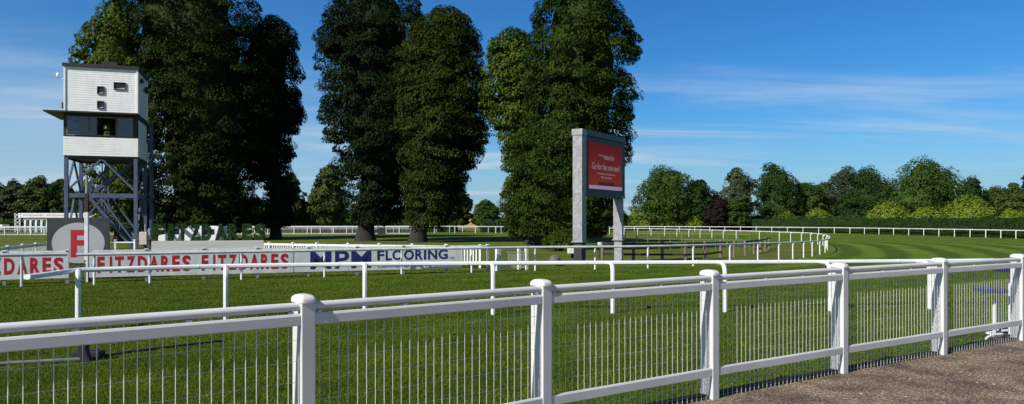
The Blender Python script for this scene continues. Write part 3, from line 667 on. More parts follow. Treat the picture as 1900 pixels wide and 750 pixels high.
def vehicle(name, label, base, u, Lg, Ht, paint='van_paint', flip=False):
    root = empty(name, base, label, 'van'); u = Vector(u).normalized(); nn = Vector((u.y, -u.x, 0)); W_ = 1.9
    pr = [(0, .35), (0, .95), (.03, 1.08), (.19, 1.28), (.33, .97 * Ht), (.40, Ht), (.97, Ht), (1, Ht - .12), (1, .35)]
    mb = MB(); n = len(pr)
    vs = [base + u * (a * Lg) + nn * (W_ / 2) + Vector((0, 0, z)) for a, z in pr] + [base + u * (a * Lg) - nn * (W_ / 2) + Vector((0, 0, z)) for a, z in pr]
    mb.add(vs, [tuple(range(n))] + [tuple(range(2 * n - 1, n - 1, -1))] + [(i, i + n, (i + 1) % n + n, (i + 1) % n) for i in range(n)])
    mb.build('body', M[paint], root, bevel=.05)
    for (a, b, z0, z1) in ((.24, .36, 1.22, Ht - .22), (.74, .93, 1.2, Ht - .25)):
        mb = MB().quadbox(base + u * (a * Lg + (.18 if a < .3 else 0)) + nn * (W_ / 2 - .01) + Vector((0, 0, z0)), u * ((b - a) * Lg - (.1 if a < .3 else 0)), Vector((0, 0, z1 - z0)), nn * .025); mb.build('side_window', M['dark_glass'], root)
    for a in (.17, .83):
        for s_ in (1, -1):
            c = base + u * (a * Lg) + nn * (s_ * (W_ / 2 - .12)) + Vector((0, 0, .34))
            MB().tube([c - nn * .13, c + nn * .13], .34, 18).build('wheel', M['tyre'], root, smooth=True)
vehicle('parked_van', 'white van parked under the trees behind the hedge letters', on(298, 62), (1, .02, 0), 5.1, 1.9)

# small white trailer far left & stalls
q = on(-10, 126); root = empty('low_trailer', q, 'low white flat topped trailer at far left beside the starting stalls', 'trailer')
MB().box(q + Vector((0, 0, 1.1)), 3.8, 1.8, .7).build('body', M['plaque_white'], root, bevel=.08)
for s_ in (-.9, .9): MB().tube([q + Vector((s_, -1, .4)), q + Vector((s_, -.7, .4))], .4, 14).build('wheel', M['tyre'], root)
sb = on(28, 128); se = on(178, 128); st = empty('starting_stalls', sb, 'white framed starting stalls with dark green padded gates across the course', 'starting stalls')
LgS = se.x - sb.x; sc_ = 128 / F
MB().quadbox(sb + Vector((.5, 0, 2.62)), Vector((LgS - .5, 0, 0)), Vector((0, 1.2, 0)), Vector((0, 0, .78))).build('top_beam', M['plaque_white'], st, bevel=.02)
MB().quadbox(sb + Vector((1.2, .2, 2.28)), Vector((LgS - 1.2, 0, 0)), Vector((0, .3, 0)), Vector((0, 0, .25))).build('fringe', mat('canvas_fringe', (.45, .40, .30), .9), st)
for k in range(13):
    x = 1.5 + k * (LgS - 1.6) / 13
    MB().quadbox(sb + Vector((x, 0, .1)), Vector((.32, 0, 0)), Vector((0, .5, 0)), Vector((0, 0, 2.1))).build('divider', M['plaque_white'], st, bevel=.02)
    MB().quadbox(sb + Vector((x + .34, .15, .35)), Vector((.6, 0, 0)), Vector((0, .1, 0)), Vector((0, 0, 1.5))).build('stall_gate', M['stall_green'], st)
mb = MB()
for x in (0, .85):
    mb.beam(sb + Vector((x, 0, -.1)), sb + Vector((x, 0, 3.4)), .09)
for k in range(5):
    mb.beam(sb + Vector((0, 0, .3 + k * .62)), sb + Vector((.85, 0, .9 + k * .62)), .06); mb.beam(sb + Vector((.85, 0, .3 + k * .62)), sb + Vector((0, 0, .9 + k * .62)), .06)
mb.build('end_frame', M['plaque_white'], st)
text_on('lettering', 'FITZDARES  FITZDARES  FITZDARES', mat('faded_print', (.33, .24, .25), .6), st, sb + Vector((1.4, -.012, 2.88)), (1, 0, 0), (0, -1, 0), LgS - 2.4, .3, .01, 0)

# ------------------------------------------------------------------ tower
TU = Vector((.95, .31, 0)).normalized(); TV = Vector((-TU.y, TU.x, 0)); TO = Vector((-33.25, 56.0, 0)); TW = 4.95; TD = 5.0
tg = gzf(-31, 58)
tower = empty('judges_tower', TO + Vector((0, 0, tg)), 'white clad viewing cabin on tall blue steel legs with a flat dark roof', 'tower')
def tp(u, v, z): return TO + TU * u + TV * v + Vector((0, 0, z))
def tbox(mb, u0, u1, v0, v1, z0, z1): return mb.quadbox(tp(u0, v0, z0), TU * (u1 - u0), TV * (v1 - v0), Vector((0, 0, z1 - z0)))
def lap_wall(mb, a, b, z0, z1, nout, step=.17):
    n = max(1, round((z1 - z0) / step)); st_ = (z1 - z0) / n
    for k in range(n):
        z = z0 + k * st_; t0_, t1_ = .020, .008
        p = [a + nout * t0_ + Vector((0, 0, z)), b + nout * t0_ + Vector((0, 0, z)), b + nout * t1_ + Vector((0, 0, z + st_)), a + nout * t1_ + Vector((0, 0, z + st_)),
             a - nout * .05 + Vector((0, 0, z)), b - nout * .05 + Vector((0, 0, z)), b - nout * .05 + Vector((0, 0, z + st_)), a - nout * .05 + Vector((0, 0, z + st_))]
        mb.add(p, [(0, 1, 2, 3), (4, 7, 6, 5), (0, 4, 5, 1), (3, 2, 6, 7), (0, 3, 7, 4), (1, 5, 6, 2)])
def clad(name, z0, z1, inset=0.0):
    mb = MB(); q = [tp(0 + inset, 0 + inset, 0), tp(TW - inset, inset, 0), tp(TW - inset, TD, 0), tp(inset, TD, 0)]
    for i, nout in enumerate((-TV, TU, TV, -TU)): lap_wall(mb, q[i], q[(i + 1) % 4], z0, z1, nout)
    return mb.build(name, M['siding'], tower)
up = clad('upper_cladding', 10.25, 13.55, .05)
lowc = clad('lower_cladding', 6.92, 8.34, -.03)
for (u, v) in ((.03, .03), (TW - .03, .03), (TW - .03, TD)):
    tbox(MBt := MB(), u - .06, u + .06, v - .06, v + .06, 10.25, 13.55); MBt.build('corner_trim', M['siding'], tower)
mb = MB(); tbox(mb, -.12, TW + .12, -.12, TD + .12, 13.553, 13.78); roof = mb.build('roof', M['charcoal'], tower, bevel=.02)
mb = MB(); tbox(mb, 2.25, 3.35, 1.2, 2.4, 13.783, 14.28); mb.build('roof_box', M['charcoal'], roof)
mb = MB(); tbox(mb, 0.0, TW, 0, TD, 6.80, 6.915); mb.build('floor', M['charcoal'], tower)
# canopy: sloped-edge slab sticking out left and front
mb = MB()
z0, z1 = 9.86, 10.2
pts = [tp(-1.15, -.95, 10.02), tp(TW + .05, -.95, 10.02), tp(TW + .05, TD, 10.02), tp(-1.15, TD - .8, 10.02)]
mb.add([p for p in pts] + [p + Vector((0, 0, .10)) for p in pts], [(0, 3, 2, 1), (4, 5, 6, 7), (0, 1, 5, 4), (1, 2, 6, 5), (2, 3, 7, 6), (3, 0, 4, 7)])
tbox(mb, -.02, TW + .02, -.06, TD, 9.86, 10.018); tbox(mb, 0.01, TW - .01, -.03, TD - .02, 10.123, 10.248)
mb.build('canopy', M['charcoal'], tower)
# glazed storey
for (u, v) in ((.06, .06), (TW - .06, .06), (TW - .06, TD - .06), (.06, TD - .06)):
    mb = MB(); tbox(mb, u - .09, u + .09, v - .09, v + .09, 8.34, 9.86); mb.build('corner_frame', M['charcoal'], tower)
mb = MB(); tbox(mb, -.03, TW + .03, -.06, .02, 8.342, 8.43); mb.build('window_ledge', M['charcoal'], tower)
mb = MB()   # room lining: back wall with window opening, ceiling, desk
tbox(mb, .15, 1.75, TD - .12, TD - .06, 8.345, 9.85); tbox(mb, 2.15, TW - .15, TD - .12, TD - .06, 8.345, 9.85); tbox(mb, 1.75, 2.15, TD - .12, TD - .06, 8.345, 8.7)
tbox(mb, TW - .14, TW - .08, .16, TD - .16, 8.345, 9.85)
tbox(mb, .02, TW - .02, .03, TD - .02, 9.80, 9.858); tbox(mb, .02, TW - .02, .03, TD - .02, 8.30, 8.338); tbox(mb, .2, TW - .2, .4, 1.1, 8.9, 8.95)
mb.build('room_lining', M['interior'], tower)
MBx = MB(); lap_wall(MBx, tp(TW - .05, 0.15, 0), tp(TW - .05, TD - .1, 0), 8.345, 9.85, TU); MBx.build('side_cladding', M['siding'], tower)
for (a, b, op) in ((.17, 1.62, False), (1.68, 3.50, True), (3.56, 4.62, False)):
    mb = MB(); t_ = .045
    for q in ((a, a + t_, 8.43, 9.85), (b - t_, b, 8.43, 9.85)): tbox(mb, q[0], q[1], -.02, .05, q[2], q[3])
    tbox(mb, a + t_, b - t_, -.018, .048, 8.432, 8.48); tbox(mb, a + t_, b - t_, -.018, .048, 9.79, 9.848)
    fr_ = mb.build('window', M['galv'], tower)
    if not op: mb = MB(); tbox(mb, a + t_, b - t_, .01, .018, 8.48, 9.79); mb.build('pane', M['glass'], fr_)
    else: mb = MB(); tbox(mb, a + t_, a + .5, .024, .032, 8.48, 9.79); mb.build('pane', M['glass'], fr_)
mb = MB(); tbox(mb, 4.64, 4.80, -.01, .05, 8.43, 9.85); mb.build('window_panel', M['charcoal'], tower)
for (uu, zc_, w_, h_) in ((2.42, 11.87, .46, .58), (2.42, 10.76, .46, .58), (3.72, 12.25, .82, .56)):
    mb = MB(); a, b = uu - w_ / 2, uu + w_ / 2; lo_, hi_ = zc_ - h_ / 2, zc_ + h_ / 2
    for q in ((a, b, hi_ - .05, hi_), (a, b, lo_, lo_ + .05), (a, a + .05, lo_ + .05, hi_ - .05), (b - .05, b, lo_ + .05, hi_ - .05)): tbox(mb, q[0], q[1], -.05, .03, q[2], q[3])
    fr_ = mb.build('window', M['charcoal'], tower); mb = MB(); tbox(mb, a + .05, b - .05, -.002, .02, lo_ + .05, hi_ - .05); mb.build('pane', M['black'], fr_)
    mb = MB(); mb.add([tp(a + .05, -.003, lo_ + .05), tp(b - .05, -.003, lo_ + .05), tp(b - .05, -.003, lo_ + .17), tp(a + .05, -.045, lo_ + .05), tp(b - .05, -.045, lo_ + .05)], [(0, 3, 4, 1), (3, 4, 2), (0, 3, 2), (1, 2, 4), (0, 2, 1)]); mb.build('sill', M['galv'], fr_)
# loudspeakers / antennas on right wall
for q_, a_, b_ in ((tp(TW + .12, 1.2, 12.9), .3, .3), (tp(TW + .12, 3.6, 12.6), .2, .5), (tp(TW + .1, 3.0, 12.5), .12, .12)): MB().box(q_, .22, a_, b_, TU).build('wall_speaker', M['charcoal'], tower)
mb = MB(); mb.ball(tp(-.42, .1, 12.85), .13, .1, .2); mb.beam(tp(0, .1, 12.6), tp(-.4, .1, 12.75), .04); mb.build('dish_aerial', M['plaque_white'], tower, smooth=True)
mb = MB(); tbox(mb, -.18, -.0, .1, .35, 10.4, 10.85); mb.build('wall_box', M['charcoal'], tower)
# legs and bracing
ms = M['blue_steel']
legs = {}
for nm, u, v in (('a', .12, .14), ('b', TW - .14, .14), ('c', TW - .14, TD - .14), ('d', .12, TD - .14)):
    legs[nm] = (u, v); MB().box((tp(u, v, 0) + Vector((0, 0, (6.79 + tg - .1) / 2))), .26, .24, 6.79 - tg + .1, TU).build('leg', ms, tower, bevel=.012)
def tb(a, b, wd, name='brace', ht=None): MB().beam(a, b, wd, ht).build(name, ms, tower)
sides = (((.12, .14), (TW - .14, .14)), ((TW - .14, .14), (TW - .14, TD - .14)), ((TW - .14, TD - .14), (.12, TD - .14)), ((.12, TD - .14), (.12, .14)))
for (p0, p1) in sides:
    for z in (3.95,):
        tb(tp(p0[0], p0[1], z), tp(p1[0], p1[1], z), .16, 'girder', .32)
    mu, mv = (p0[0] + p1[0]) / 2, (p0[1] + p1[1]) / 2
    for zt, zb in ((6.72, 4.25), (3.75, tg + .5)):
        for p in (p0, p1): tb(tp(mu, mv, zt), tp(p[0], p[1], zb), .13)
for z in (6.74,):
    for (p0, p1) in sides: MB().beam(tp(p0[0], p0[1], z), tp(p1[0], p1[1], z), .14, .11).build('girder', M['charcoal'], tower)
# stair tower behind the right side, with flights
def flight(a, b, wd, name='stair_flight'):
    """a bottom, b top in tower coords, width along v"""
    mb = MB(); A_, B_ = tp(*a), tp(*b); hd = (B_ - A_); hv = Vector((hd.x, hd.y, 0)).normalized(); sd2 = Vector((-hv.y, hv.x, 0))
    for s_ in (0, wd): mb.beam(A_ + sd2 * s_, B_ + sd2 * s_, .05, .24)
    n = max(3, int((b[2] - a[2]) / .2))
    for k in range(n): mb.box(A_.lerp(B_, (k + .5) / n) + sd2 * wd / 2, .25, wd, .03, hv)
    for s_ in (0, wd):
        mb.beam(A_ + sd2 * s_ + Vector((0, 0, 1)), B_ + sd2 * s_ + Vector((0, 0, 1)), .05)
        for k in range(4): q = A_.lerp(B_, k / 3) + sd2 * s_; mb.beam(q, q + Vector((0, 0, 1)), .04)
    mb.build(name, ms, tower)
flight((4.4, 3.2, tg), (1.2, 3.2, 3.9), .9); flight((1.2, 1.9, 3.95), (4.5, 1.9, 6.8), .9)
for (u, v) in ((TW + .25, TD - .2), (TW + .25, TD + 1.1), (TW - 1.0, TD + 1.1)):
    MB().box(tp(u, v, 0) + Vector((0, 0, (10.2 + tg) / 2)), .13, .13, 10.2 - tg, TU).build('stair_post', ms, tower)
for z in (3.9, 6.85, 8.35, 9.35, 10.15):
    mb = MB(); mb.beam(tp(TW + .25, TD - .2, z), tp(TW + .25, TD + 1.1, z), .06); mb.beam(tp(TW + .25, TD + 1.1, z), tp(TW - 1.0, TD + 1.1, z), .06); mb.build('handrail', ms, tower)
for z in (3.8, 6.78): mb = MB(); tbox(mb, TW - 1.0, TW + .25, TD + .05, TD + 1.1, z, z + .06); mb.build('landing', ms, tower)
mb = MB()
for k, (z0, z1) in enumerate(((tg, 3.9), (3.9, 6.8), (6.8, 9.4))):
    a, b = (TD - .1, TD + 1.0) if k % 2 else (TD + 1.0, TD - .1); mb.beam(tp(TW + .25, a, z0), tp(TW + .25, b, z1), .09)
mb.build('stair_brace', ms, tower)
# mast with rungs seen inside the front bay
mb = MB()
for du in (1.7, 2.15): mb.beam(tp(du, TD - .5, tg), tp(du, TD - .5, 6.7), .07)
for k in range(14): z = tg + .4 + k * .45; mb.beam(tp(1.7, TD - .5, z), tp(2.15, TD - .5, z), .04)
mb.build('ladder', ms, tower)
# camera inside
cb = tp(2.25, .75, 8.95); cm = empty('broadcast_camera', cb, 'black broadcast camera standing at the open middle window of the tower cabin', 'camera')
MB().box(cb + Vector((0, 0, .45)), .34, .55, .3, TU).build('camera_body', M['black'], cm, bevel=.03)
MB().tube([cb + Vector((0, 0, .45)) - TV * .3, cb + Vector((0, 0, .45)) - TV * .55], .12, 12).build('lens', M['black'], cm, smooth=True)
mb = MB()
for a in (0, 120, 240): mb.beam(cb + Vector((0, 0, .3)), cb + Vector((.22 * math.cos(R(a)), .22 * math.sin(R(a)), 0)), .04)
mb.build('tripod', M['black'], cm)

# utility cabinet beside the tower
q = on(267, 50); ub = empty('utility_cabinet', q, 'small pale utility box on a stand between the tower and the plinth', 'cabinet')
MB().box(q + Vector((0, 0, 1.15)), .5, .3, .85).build('housing', mat('pinkish_grey_paint', (.42, .38, .38), .5), ub, bevel=.03)
MB().box(q + Vector((0, 0, .3)), .12, .12, .9).build('stand', M['charcoal'], ub)
MB().tube([q + Vector((.1, 0, 1.6)), q + Vector((.1, 0, 2.1))], .06, 8).build('lamp', M['galv'], ub)

# ------------------------------------------------------------------ big screen
SC = Vector((3.71, 40.0, 0)); ss = Vector((.542, .84, 0)).normalized(); stt = Vector((ss.y, -ss.x, 0)); sg = gzf(4, 41)
scr = empty('video_screen', SC + Vector((0, 0, sg)), 'large red LED screen on two galvanised legs in front of the right hand tree', 'screen')
def sbx(mb, s0, s1, t0, t1, z0, z1): return mb.quadbox(SC + ss * s0 - stt * t0 + Vector((0, 0, z0)), ss * (s1 - s0), -stt * (t1 - t0), Vector((0, 0, z1 - z0)))
for s0 in (0, 5.05):
    lw = .5 if s0 == 0 else .22
    mb = MB(); top = 6.62 if s0 == 0 else 3.5
    sbx(mb, s0, s0 + lw, 0, .56, .95, top); po = mb.build('leg', M['galv'], scr, bevel=.01)
    mb = MB(); sbx(mb, s0 - .06, s0 + lw + .05, -.06, .62, .88, .948); mb.build('flange', M['galv'], po, bevel=.01)
    mb = MB(); sbx(mb, s0 + .04, s0 + lw, .04, .52, sg - .1, .878); mb.build('foot_post', M['galv'] if s0 else M['charcoal'], po)
mb = MB(); sbx(mb, .503, 4.99, .02, .54, 3.35, 6.6); sbx(mb, 4.99, 5.5, .021, .55, 3.352, 6.598); mb.build('cabinet', mat('cabinet_slate', (.03, .042, .05), .6, .15, 2), scr)
mb = MB(); sbx(mb, -.03, 5.53, -.03, .60, 6.62, 6.92); mb.build('header', mat('header_slate', (.035, .045, .055), .5, .1, 2), scr, bevel=.01)
mb = MB(); sbx(mb, -.035, .5, -.035, .605, 6.6, 6.925); mb.build('header_end', M['galv'], scr, bevel=.01)
dz0, dz1 = 3.78, 6.32
def disp(name, s0, s1, z0, z1, t, m_):
    mb = MB(); sbx(mb, s0, s1, t, .02 if t < .0 else .02, z0, z1); return mb.build(name, M[m_], scr)
dsp = disp('display', .78, 5.0, dz0, dz1, -.02, 'led_red')
def lay(s0, s1, z0, z1, m_, name, t=-.028):
    mb = MB(); sbx(mb, s0, s1, t, -.0205, z0, z1); o = mb.build(name, M[m_], dsp); return o
lay(.78, 5.0, dz0, dz0 + .2, 'led_lilac', 'caption_strip'); lay(1.9, 4.0, 4.02, 4.18, 'led_dark', 'button')
for body, s0, s1, z0, z1 in (('nacio', 2.65, 3.9, 5.46, 5.76), ('Presented by', 1.95, 2.6, 5.60, 5.70), ('Go for the one-two!', 1.15, 4.65, 4.86, 5.22), ('The only place to be this season', 1.8, 4.0, 4.58, 4.70), ('Place it on a winner', 2.25, 3.6, 4.40, 4.52)):
    if body.startswith(('Presented', 'The only', 'Place it')): body = {'P': 'ooooooo', 'T': 'oooooo oo oooooo ooooo', }.get(body[0], 'ooooo oo oooo') if False else body
    text_on('lettering', body, M['led_white'], dsp, SC + ss * s0 + stt * .021 + Vector((0, 0, z0)), ss, stt, s1 - s0, z1 - z0, .008, .0)
# electrical cabinet left of the leg, stone, small junction post
q = G(1061, 479); eb = empty('electrical_box', q, 'white electrical box mounted low beside the left screen leg', 'electrical box')
MB().box(q + Vector((0, -.3, .55)), .58, .3, .48, (1, .15, 0)).build('housing', M['plaque_white'], eb, bevel=.02)
MB().box(q + Vector((.1, -.1, .12)), .3, .2, .36, (1, .15, 0)).build('stand', M['black'], eb)
q = G(1113, 482); jp = empty('junction_post', q, 'slim post topped with a small white box between the screen legs', 'post')
MB().box(q + Vector((0, 0, .45)), .07, .07, .9).build('stake', M['charcoal'], jp)
MB().box(q + Vector((0, 0, .98)), .26, .18, .18).build('cap_box', M['plaque_white'], jp, bevel=.02)
q = G(1029, 494); mb = MB(); mb.ball(q + Vector((0, 0, .22)), .32, .28, .36, 12, 8, .08); mb.ball(q + Vector((.25, .1, .1)), .24, .22, .22, 10, 7, .1)
o = mb.build('boulder', M['stone'], origin=q, smooth=True); tag(o, 'dark rounded boulder on the grass left of the screen', 'boulder')

# ------------------------------------------------------------------ timber post and rail enclosure
tl = [(1118, 483), (1175, 484), (1229, 484), (1272, 484), (1308, 483), (1337, 478), (1362, 477), (1383, 474), (1399, 471.5), (1411, 469), (1420, 466), (1427, 462)]
tpts = Gl(tl); tf = empty('timber_fence', tpts[0], 'rough brown timber post and rail fence inside the bend beside the screen', 'fence')
for i, p in enumerate(tpts):
    h = 1.12 + random.uniform(-.06, .08)
    MB().tube([p + Vector((0, 0, -.2)), p + Vector((random.uniform(-.03, .03), 0, h))], [.10, .09], 8).build('post', M['timber'], tf, smooth=True)
for i, (a, b) in enumerate(zip(tpts[:-1], tpts[1:])):
    if i in (5, 6): continue
    for z in (.38, 1.02):
        if i >= 7 and z < .5 and i % 2: continue
        MB().beam(a + Vector((0, -.1, z)), b + Vector((0, -.1, z)), .05, .12).build('rail', M['dark_timber'], tf)
# second thin row of stakes near the far rail
for x in (1244, 1264, 1285, 1307, 1325, 1352, 1373, 1388):
    q = on(x, 62); mb = MB().tube([q + Vector((0, 0, -.1)), q + Vector((random.uniform(-.03, .03), 0, 1.55))], .03, 6)
    pass
stk = empty('wire_fence', on(1244, 66), 'thin wire fence on slim brown stakes across the middle of the bend', 'fence')
sp_ = [on(x, 66) for x in range(1160, 1400, 21)]
for p in sp_: MB().tube([p + Vector((0, 0, -.1)), p + Vector((random.uniform(-.04, .04), 0, 1.5))], .035, 6).build('stake', M['timber'], stk)
mb = MB()
for z in (.4, .9, 1.4): mb.beam(sp_[0] + Vector((0, 0, z)), sp_[-1] + Vector((0, 0, z)), .012)
mb.build('wire', M['wire'], stk)
q = on(1408, 60); mb = MB()
for k in range(9): mb.ball(q + Vector((random.uniform(-.9, .9), random.uniform(-.4, .4), random.uniform(.2, .9))), random.uniform(.2, .4), jit=.25)

# ------------------------------------------------------------------ blue and white trolley behind the fence at right
q = on(1855, 13.15); q.z = 0
tr = empty('tube_trolley', q, 'white tubular trolley with two navy shelves on the grass behind the mesh fence at right', 'trolley')
def V3(px, py, D=13.1): p = at(px, D, py); return p
mb = MB(); mb.tube([V3(1876, 512), V3(1876, 640)], .045, 10); mb.build('upright', M['white'], tr, smooth=True)
mb = MB(); mb.tube([V3(1845, 556), V3(1845, 628)], .03, 10); mb.build('upright', M['white'], tr, smooth=True)
mb = MB(); mb.tube([V3(1852, 546, 13.5), V3(1852, 628, 13.5)], .018, 8); mb.tube([V3(1860, 580, 13.5), V3(1860, 628, 13.5)], .018, 8); mb.build('strut', M['white'], tr, smooth=True)
mb = MB(); mb.quadbox(V3(1829, 545, 12.9), V3(1872, 545, 12.9) - V3(1829, 545, 12.9), Vector((.1, .55, 0)), Vector((0, 0, .07))); mb.build('shelf', M['navy_plastic'], tr, bevel=.015)
mb = MB(); mb.quadbox(V3(1860, 505, 12.9), V3(1884, 505, 12.9) - V3(1860, 505, 12.9), Vector((.1, .5, 0)), Vector((0, 0, .06))); mb.build('shelf', M['navy_plastic'], tr, bevel=.015)
mb = MB(); mb.tube([V3(1821, 645, 12.8), V3(1825, 635, 12.8), V3(1832, 626, 12.8), V3(1842, 621, 12.8), V3(1858, 620, 12.8), V3(1876, 623, 12.8), V3(1893, 628, 12.8)], .02, 8); mb.tube([V3(1830, 618, 13.3), V3(1893, 610, 13.3)], .022, 8); mb.tube([V3(1830, 618, 13.3), V3(1890, 634, 12.9)], .018, 8); mb.build('base_hoop', M['white'], tr, smooth=True)
mb = MB(); mb.ball(V3(1857, 634, 12.9), .2, .15, .1, jit=.15); mb.build('weight_bag', M['stone'], tr, smooth=True)

# ------------------------------------------------------------------ things lying on the near grass
q = at(158, 10.8); q.z = 0
fl = empty('fallen_rail', q, 'grey plastic rail lying on the grass with an upturned black end bracket', 'rail')
mb = MB(); mb.sweep([at(-150, 9.95, z=.03), at(20, 10.5, z=.03), at(150, 10.8, z=.03)], rail_profile(.04, .025)); mb.build('rail', mat('shaded_grey_plastic', (.16, .17, .18), .6, .2, 5), fl, smooth=True)  # shade over the lying rail is put into its darker grey
mb = MB(); c = at(158, 10.8, z=0)
prf = [(.10, 0.0), (-.02, 0.0), (-.09, .10), (-.085, .20), (-.04, .30), (.02, .34), (.035, .30), (.03, .18), (.06, .08)]
n = len(prf); vs = [c + Vector((a, -.05, z)) for a, z in prf] + [c + Vector((a, .05, z)) for a, z in prf]
mb.add(vs, [tuple(range(n))[::-1], tuple(range(n, 2 * n))] + [(i, (i + 1) % n, (i + 1) % n + n, i + n) for i in range(n)]); mb.box(c + Vector((-.12, .3, .05)), .4, .18, .1)
mb.build('bracket', M['black'], fl, bevel=.01)
mb = MB(); mb.sweep([at(166, 10.95, z=.012), at(240, 11.5, z=.012), at(330, 12.05, z=.012), at(412, 12.55, z=.012)], [(-.035, -.02), (.035, -.02), (.035, .018), (-.035, .018)])  # thin black strip laid along a dark line in the turf
o = mb.build('black_strip', M['strip_black'], origin=at(300, 12.2)); tag(o, 'long thin black strip lying in the turf beyond the mesh fence at left', 'strip')

# ------------------------------------------------------------------ house far off
def house(label, px0, px1, D, ztop, zeave, wallm='brick', roofm='roof_tile'):
    a = on(px0, D); root = empty('distant_house', a, label, 'house'); W_ = (px1 - px0) / F * D
    MB().quadbox(a + Vector((0, 0, -.5)), Vector((W_, 0, 0)), Vector((0, 8, 0)), Vector((0, 0, zeave + .5))).build('wall', M[wallm], root)
    b = a + Vector((-.4, -.4, zeave)); mb = MB(); mb.add([b, b + Vector((W_ + .8, 0, 0)), b + Vector((W_ + .8, 8.8, 0)), b + Vector((0, 8.8, 0)), b + Vector((1.5, 4.4, ztop - zeave)), b + Vector((W_ - .7, 4.4, ztop - zeave))], [(0, 1, 5, 4), (1, 2, 5), (2, 3, 4, 5), (3, 0, 4), (0, 3, 2, 1)]); mb.build('roof', M[roofm], root)
    for k in range(3):
        MB().quadbox(a + Vector((W_ * (.15 + .28 * k), -.03, 1.2)), Vector((W_ * .12, 0, 0)), Vector((0, .05, 0)), Vector((0, 0, 1.2))).build('window', M['dark_glass'], root)
house('distant tan bungalow seen between the middle and right hand trees', 848, 887, 230, 2.9, 2.1, 'brick', 'brick')
house('distant white house half hidden behind trees right of the tan bungalow', 868, 884, 300, 4.6, 3.2, 'plaque_white')
house('distant pale house behind the dark trunk area left of the middle trees', 596, 616, 240, 3.2, 2.2, 'plaque_white')

# ------------------------------------------------------------------ trees
def interp_profile(rows, D, z_of=None):
    """rows: (py, xl, xr) silhouette of the crown as metres at its own distance"""
    rows = sorted(rows, key=lambda r: -r[0]); s_ = D / F
    z = np.array([CAMZ - (r[0] - HY) * s_ for r in rows]); cx = np.array([((r[1] + r[2]) / 2 - CX) * s_ for r in rows]); rr = np.array([(r[2] - r[1]) / 2 * s_ for r in rows])
    return z, cx, rr
def leafset(cen, outw, size, aspect, rng, droop, spread=0.55, up=0.35):
    n = len(cen)
    nrm = outw * .75 + rng.normal(0, spread, (n, 3)) + np.array([0, 0, up]); nrm /= np.linalg.norm(nrm, axis=1)[:, None]
    dn = np.array([0, 0, -1.0]) * droop + outw * 0.5 + rng.normal(0, 0.55, (n, 3))
    t = dn - nrm * (dn * nrm).sum(1)[:, None]; t /= np.linalg.norm(t, axis=1)[:, None] + 1e-9
    b = np.cross(nrm, t); s_ = size * rng.uniform(0.6, 1.35, n)[:, None]
    h = s_ * 0.5; wd = s_ * aspect * 0.5
    fold = nrm * s_ * 0.10
    V = np.stack([cen - t * h, cen + b * wd + fold, cen + t * h, cen - b * wd + fold], 1)
    return V.reshape(-1, 3)
def crown_mesh(name, mt, parent, z, cx, rr, yc, depth=1.0, clumps=400, per=100, cr=1.1, leaf=.3, aspect=.55, droop=.8, seed=0, core=.8, flat=.75, lo=.80, hi=1.0, up=.6):
    rng = np.random.default_rng(seed)
    dz = np.linspace(z[0], z[-1], 200); r_ = np.interp(dz, z, rr); w_ = r_ + .2; cdf = np.cumsum(w_) / w_.sum()
    zz = np.interp(rng.random(clumps), cdf, dz); zz = np.maximum(zz, z[0] + cr * .7 * flat + rng.uniform(0, .8, clumps)); rc = np.interp(zz, z, rr); xc = np.interp(zz, z, cx)
    sl_ = np.gradient(r_, dz); sz = np.interp(zz, dz, -sl_)
    th = rng.random(clumps) * 2 * np.pi
    crr = cr * rng.uniform(.6, 1.35, clumps)
    k = rng.uniform(lo, hi, clumps); rad = np.maximum(rc - crr * .62, .1) * k; out_ = rng.random(clumps) < .10; rad = np.where(out_, rad + .5 * crr, rad); crr = np.where(out_, crr * .6, crr)
    cc = np.stack([xc + rad * np.cos(th), yc + rad * np.sin(th) * depth, zz], 1)
    # a few clumps cap the very top
    outc = np.stack([np.cos(th), np.sin(th), np.clip(sz, -.6, 1.6)], 1); outc /= np.linalg.norm(outc, axis=1)[:, None]
    per_ = rng.poisson(per, clumps); ii = np.repeat(np.arange(clumps), per_); n = len(ii)
    dv = rng.normal(0, 1, (n, 3)); dv /= np.linalg.norm(dv, axis=1)[:, None]
    o_ = outc[ii]; dot = (dv * o_).sum(1); dv = np.where((dot < -.25)[:, None], -dv, dv)
    rad_ = rng.uniform(.55, 1.0, n) ** .6
    off = dv * (crr[ii] * rad_)[:, None]; off[:, 2] *= flat; off[:, 2] -= .25 * droop * (off[:, 0] ** 2 + off[:, 1] ** 2) / np.maximum(crr[ii], .1)
    cen = cc[ii] + off; ow = dv * .7 + o_ * .6; ow /= np.linalg.norm(ow, axis=1)[:, None]
    V = leafset(cen, ow, leaf, aspect, rng, droop, .42, up)
    Fq = np.arange(len(V)).reshape(-1, 4)
    # inner mass of twigs and shaded leaves
    if core:
        nu, nv = 26, 22; zs = np.linspace(z[0] + .3, z[-1] - .6, nv); R0 = np.interp(zs, z, rr) * core; X0 = np.interp(zs, z, cx)
        a = np.linspace(0, 2 * np.pi, nu, endpoint=False); jit = rng.uniform(.78, 1.06, (nv, nu))
        R0 = np.maximum(R0 - cr * .35, .05)
        cvx = np.stack([X0[:, None] + R0[:, None] * jit * np.cos(a), yc + R0[:, None] * jit * np.sin(a) * depth, np.repeat(zs[:, None], nu, 1)], -1).reshape(-1, 3)
        gi = np.arange(nu * nv).reshape(nv, nu); nb = np.roll(gi, -1, 1); cf = np.stack([gi[:-1], nb[:-1], nb[1:], gi[1:]], -1).reshape(-1, 4) + len(V)
        V = np.concatenate([V, cvx]); Fq = np.concatenate([Fq, cf])
    return npmesh(name, V, Fq, mt, parent)
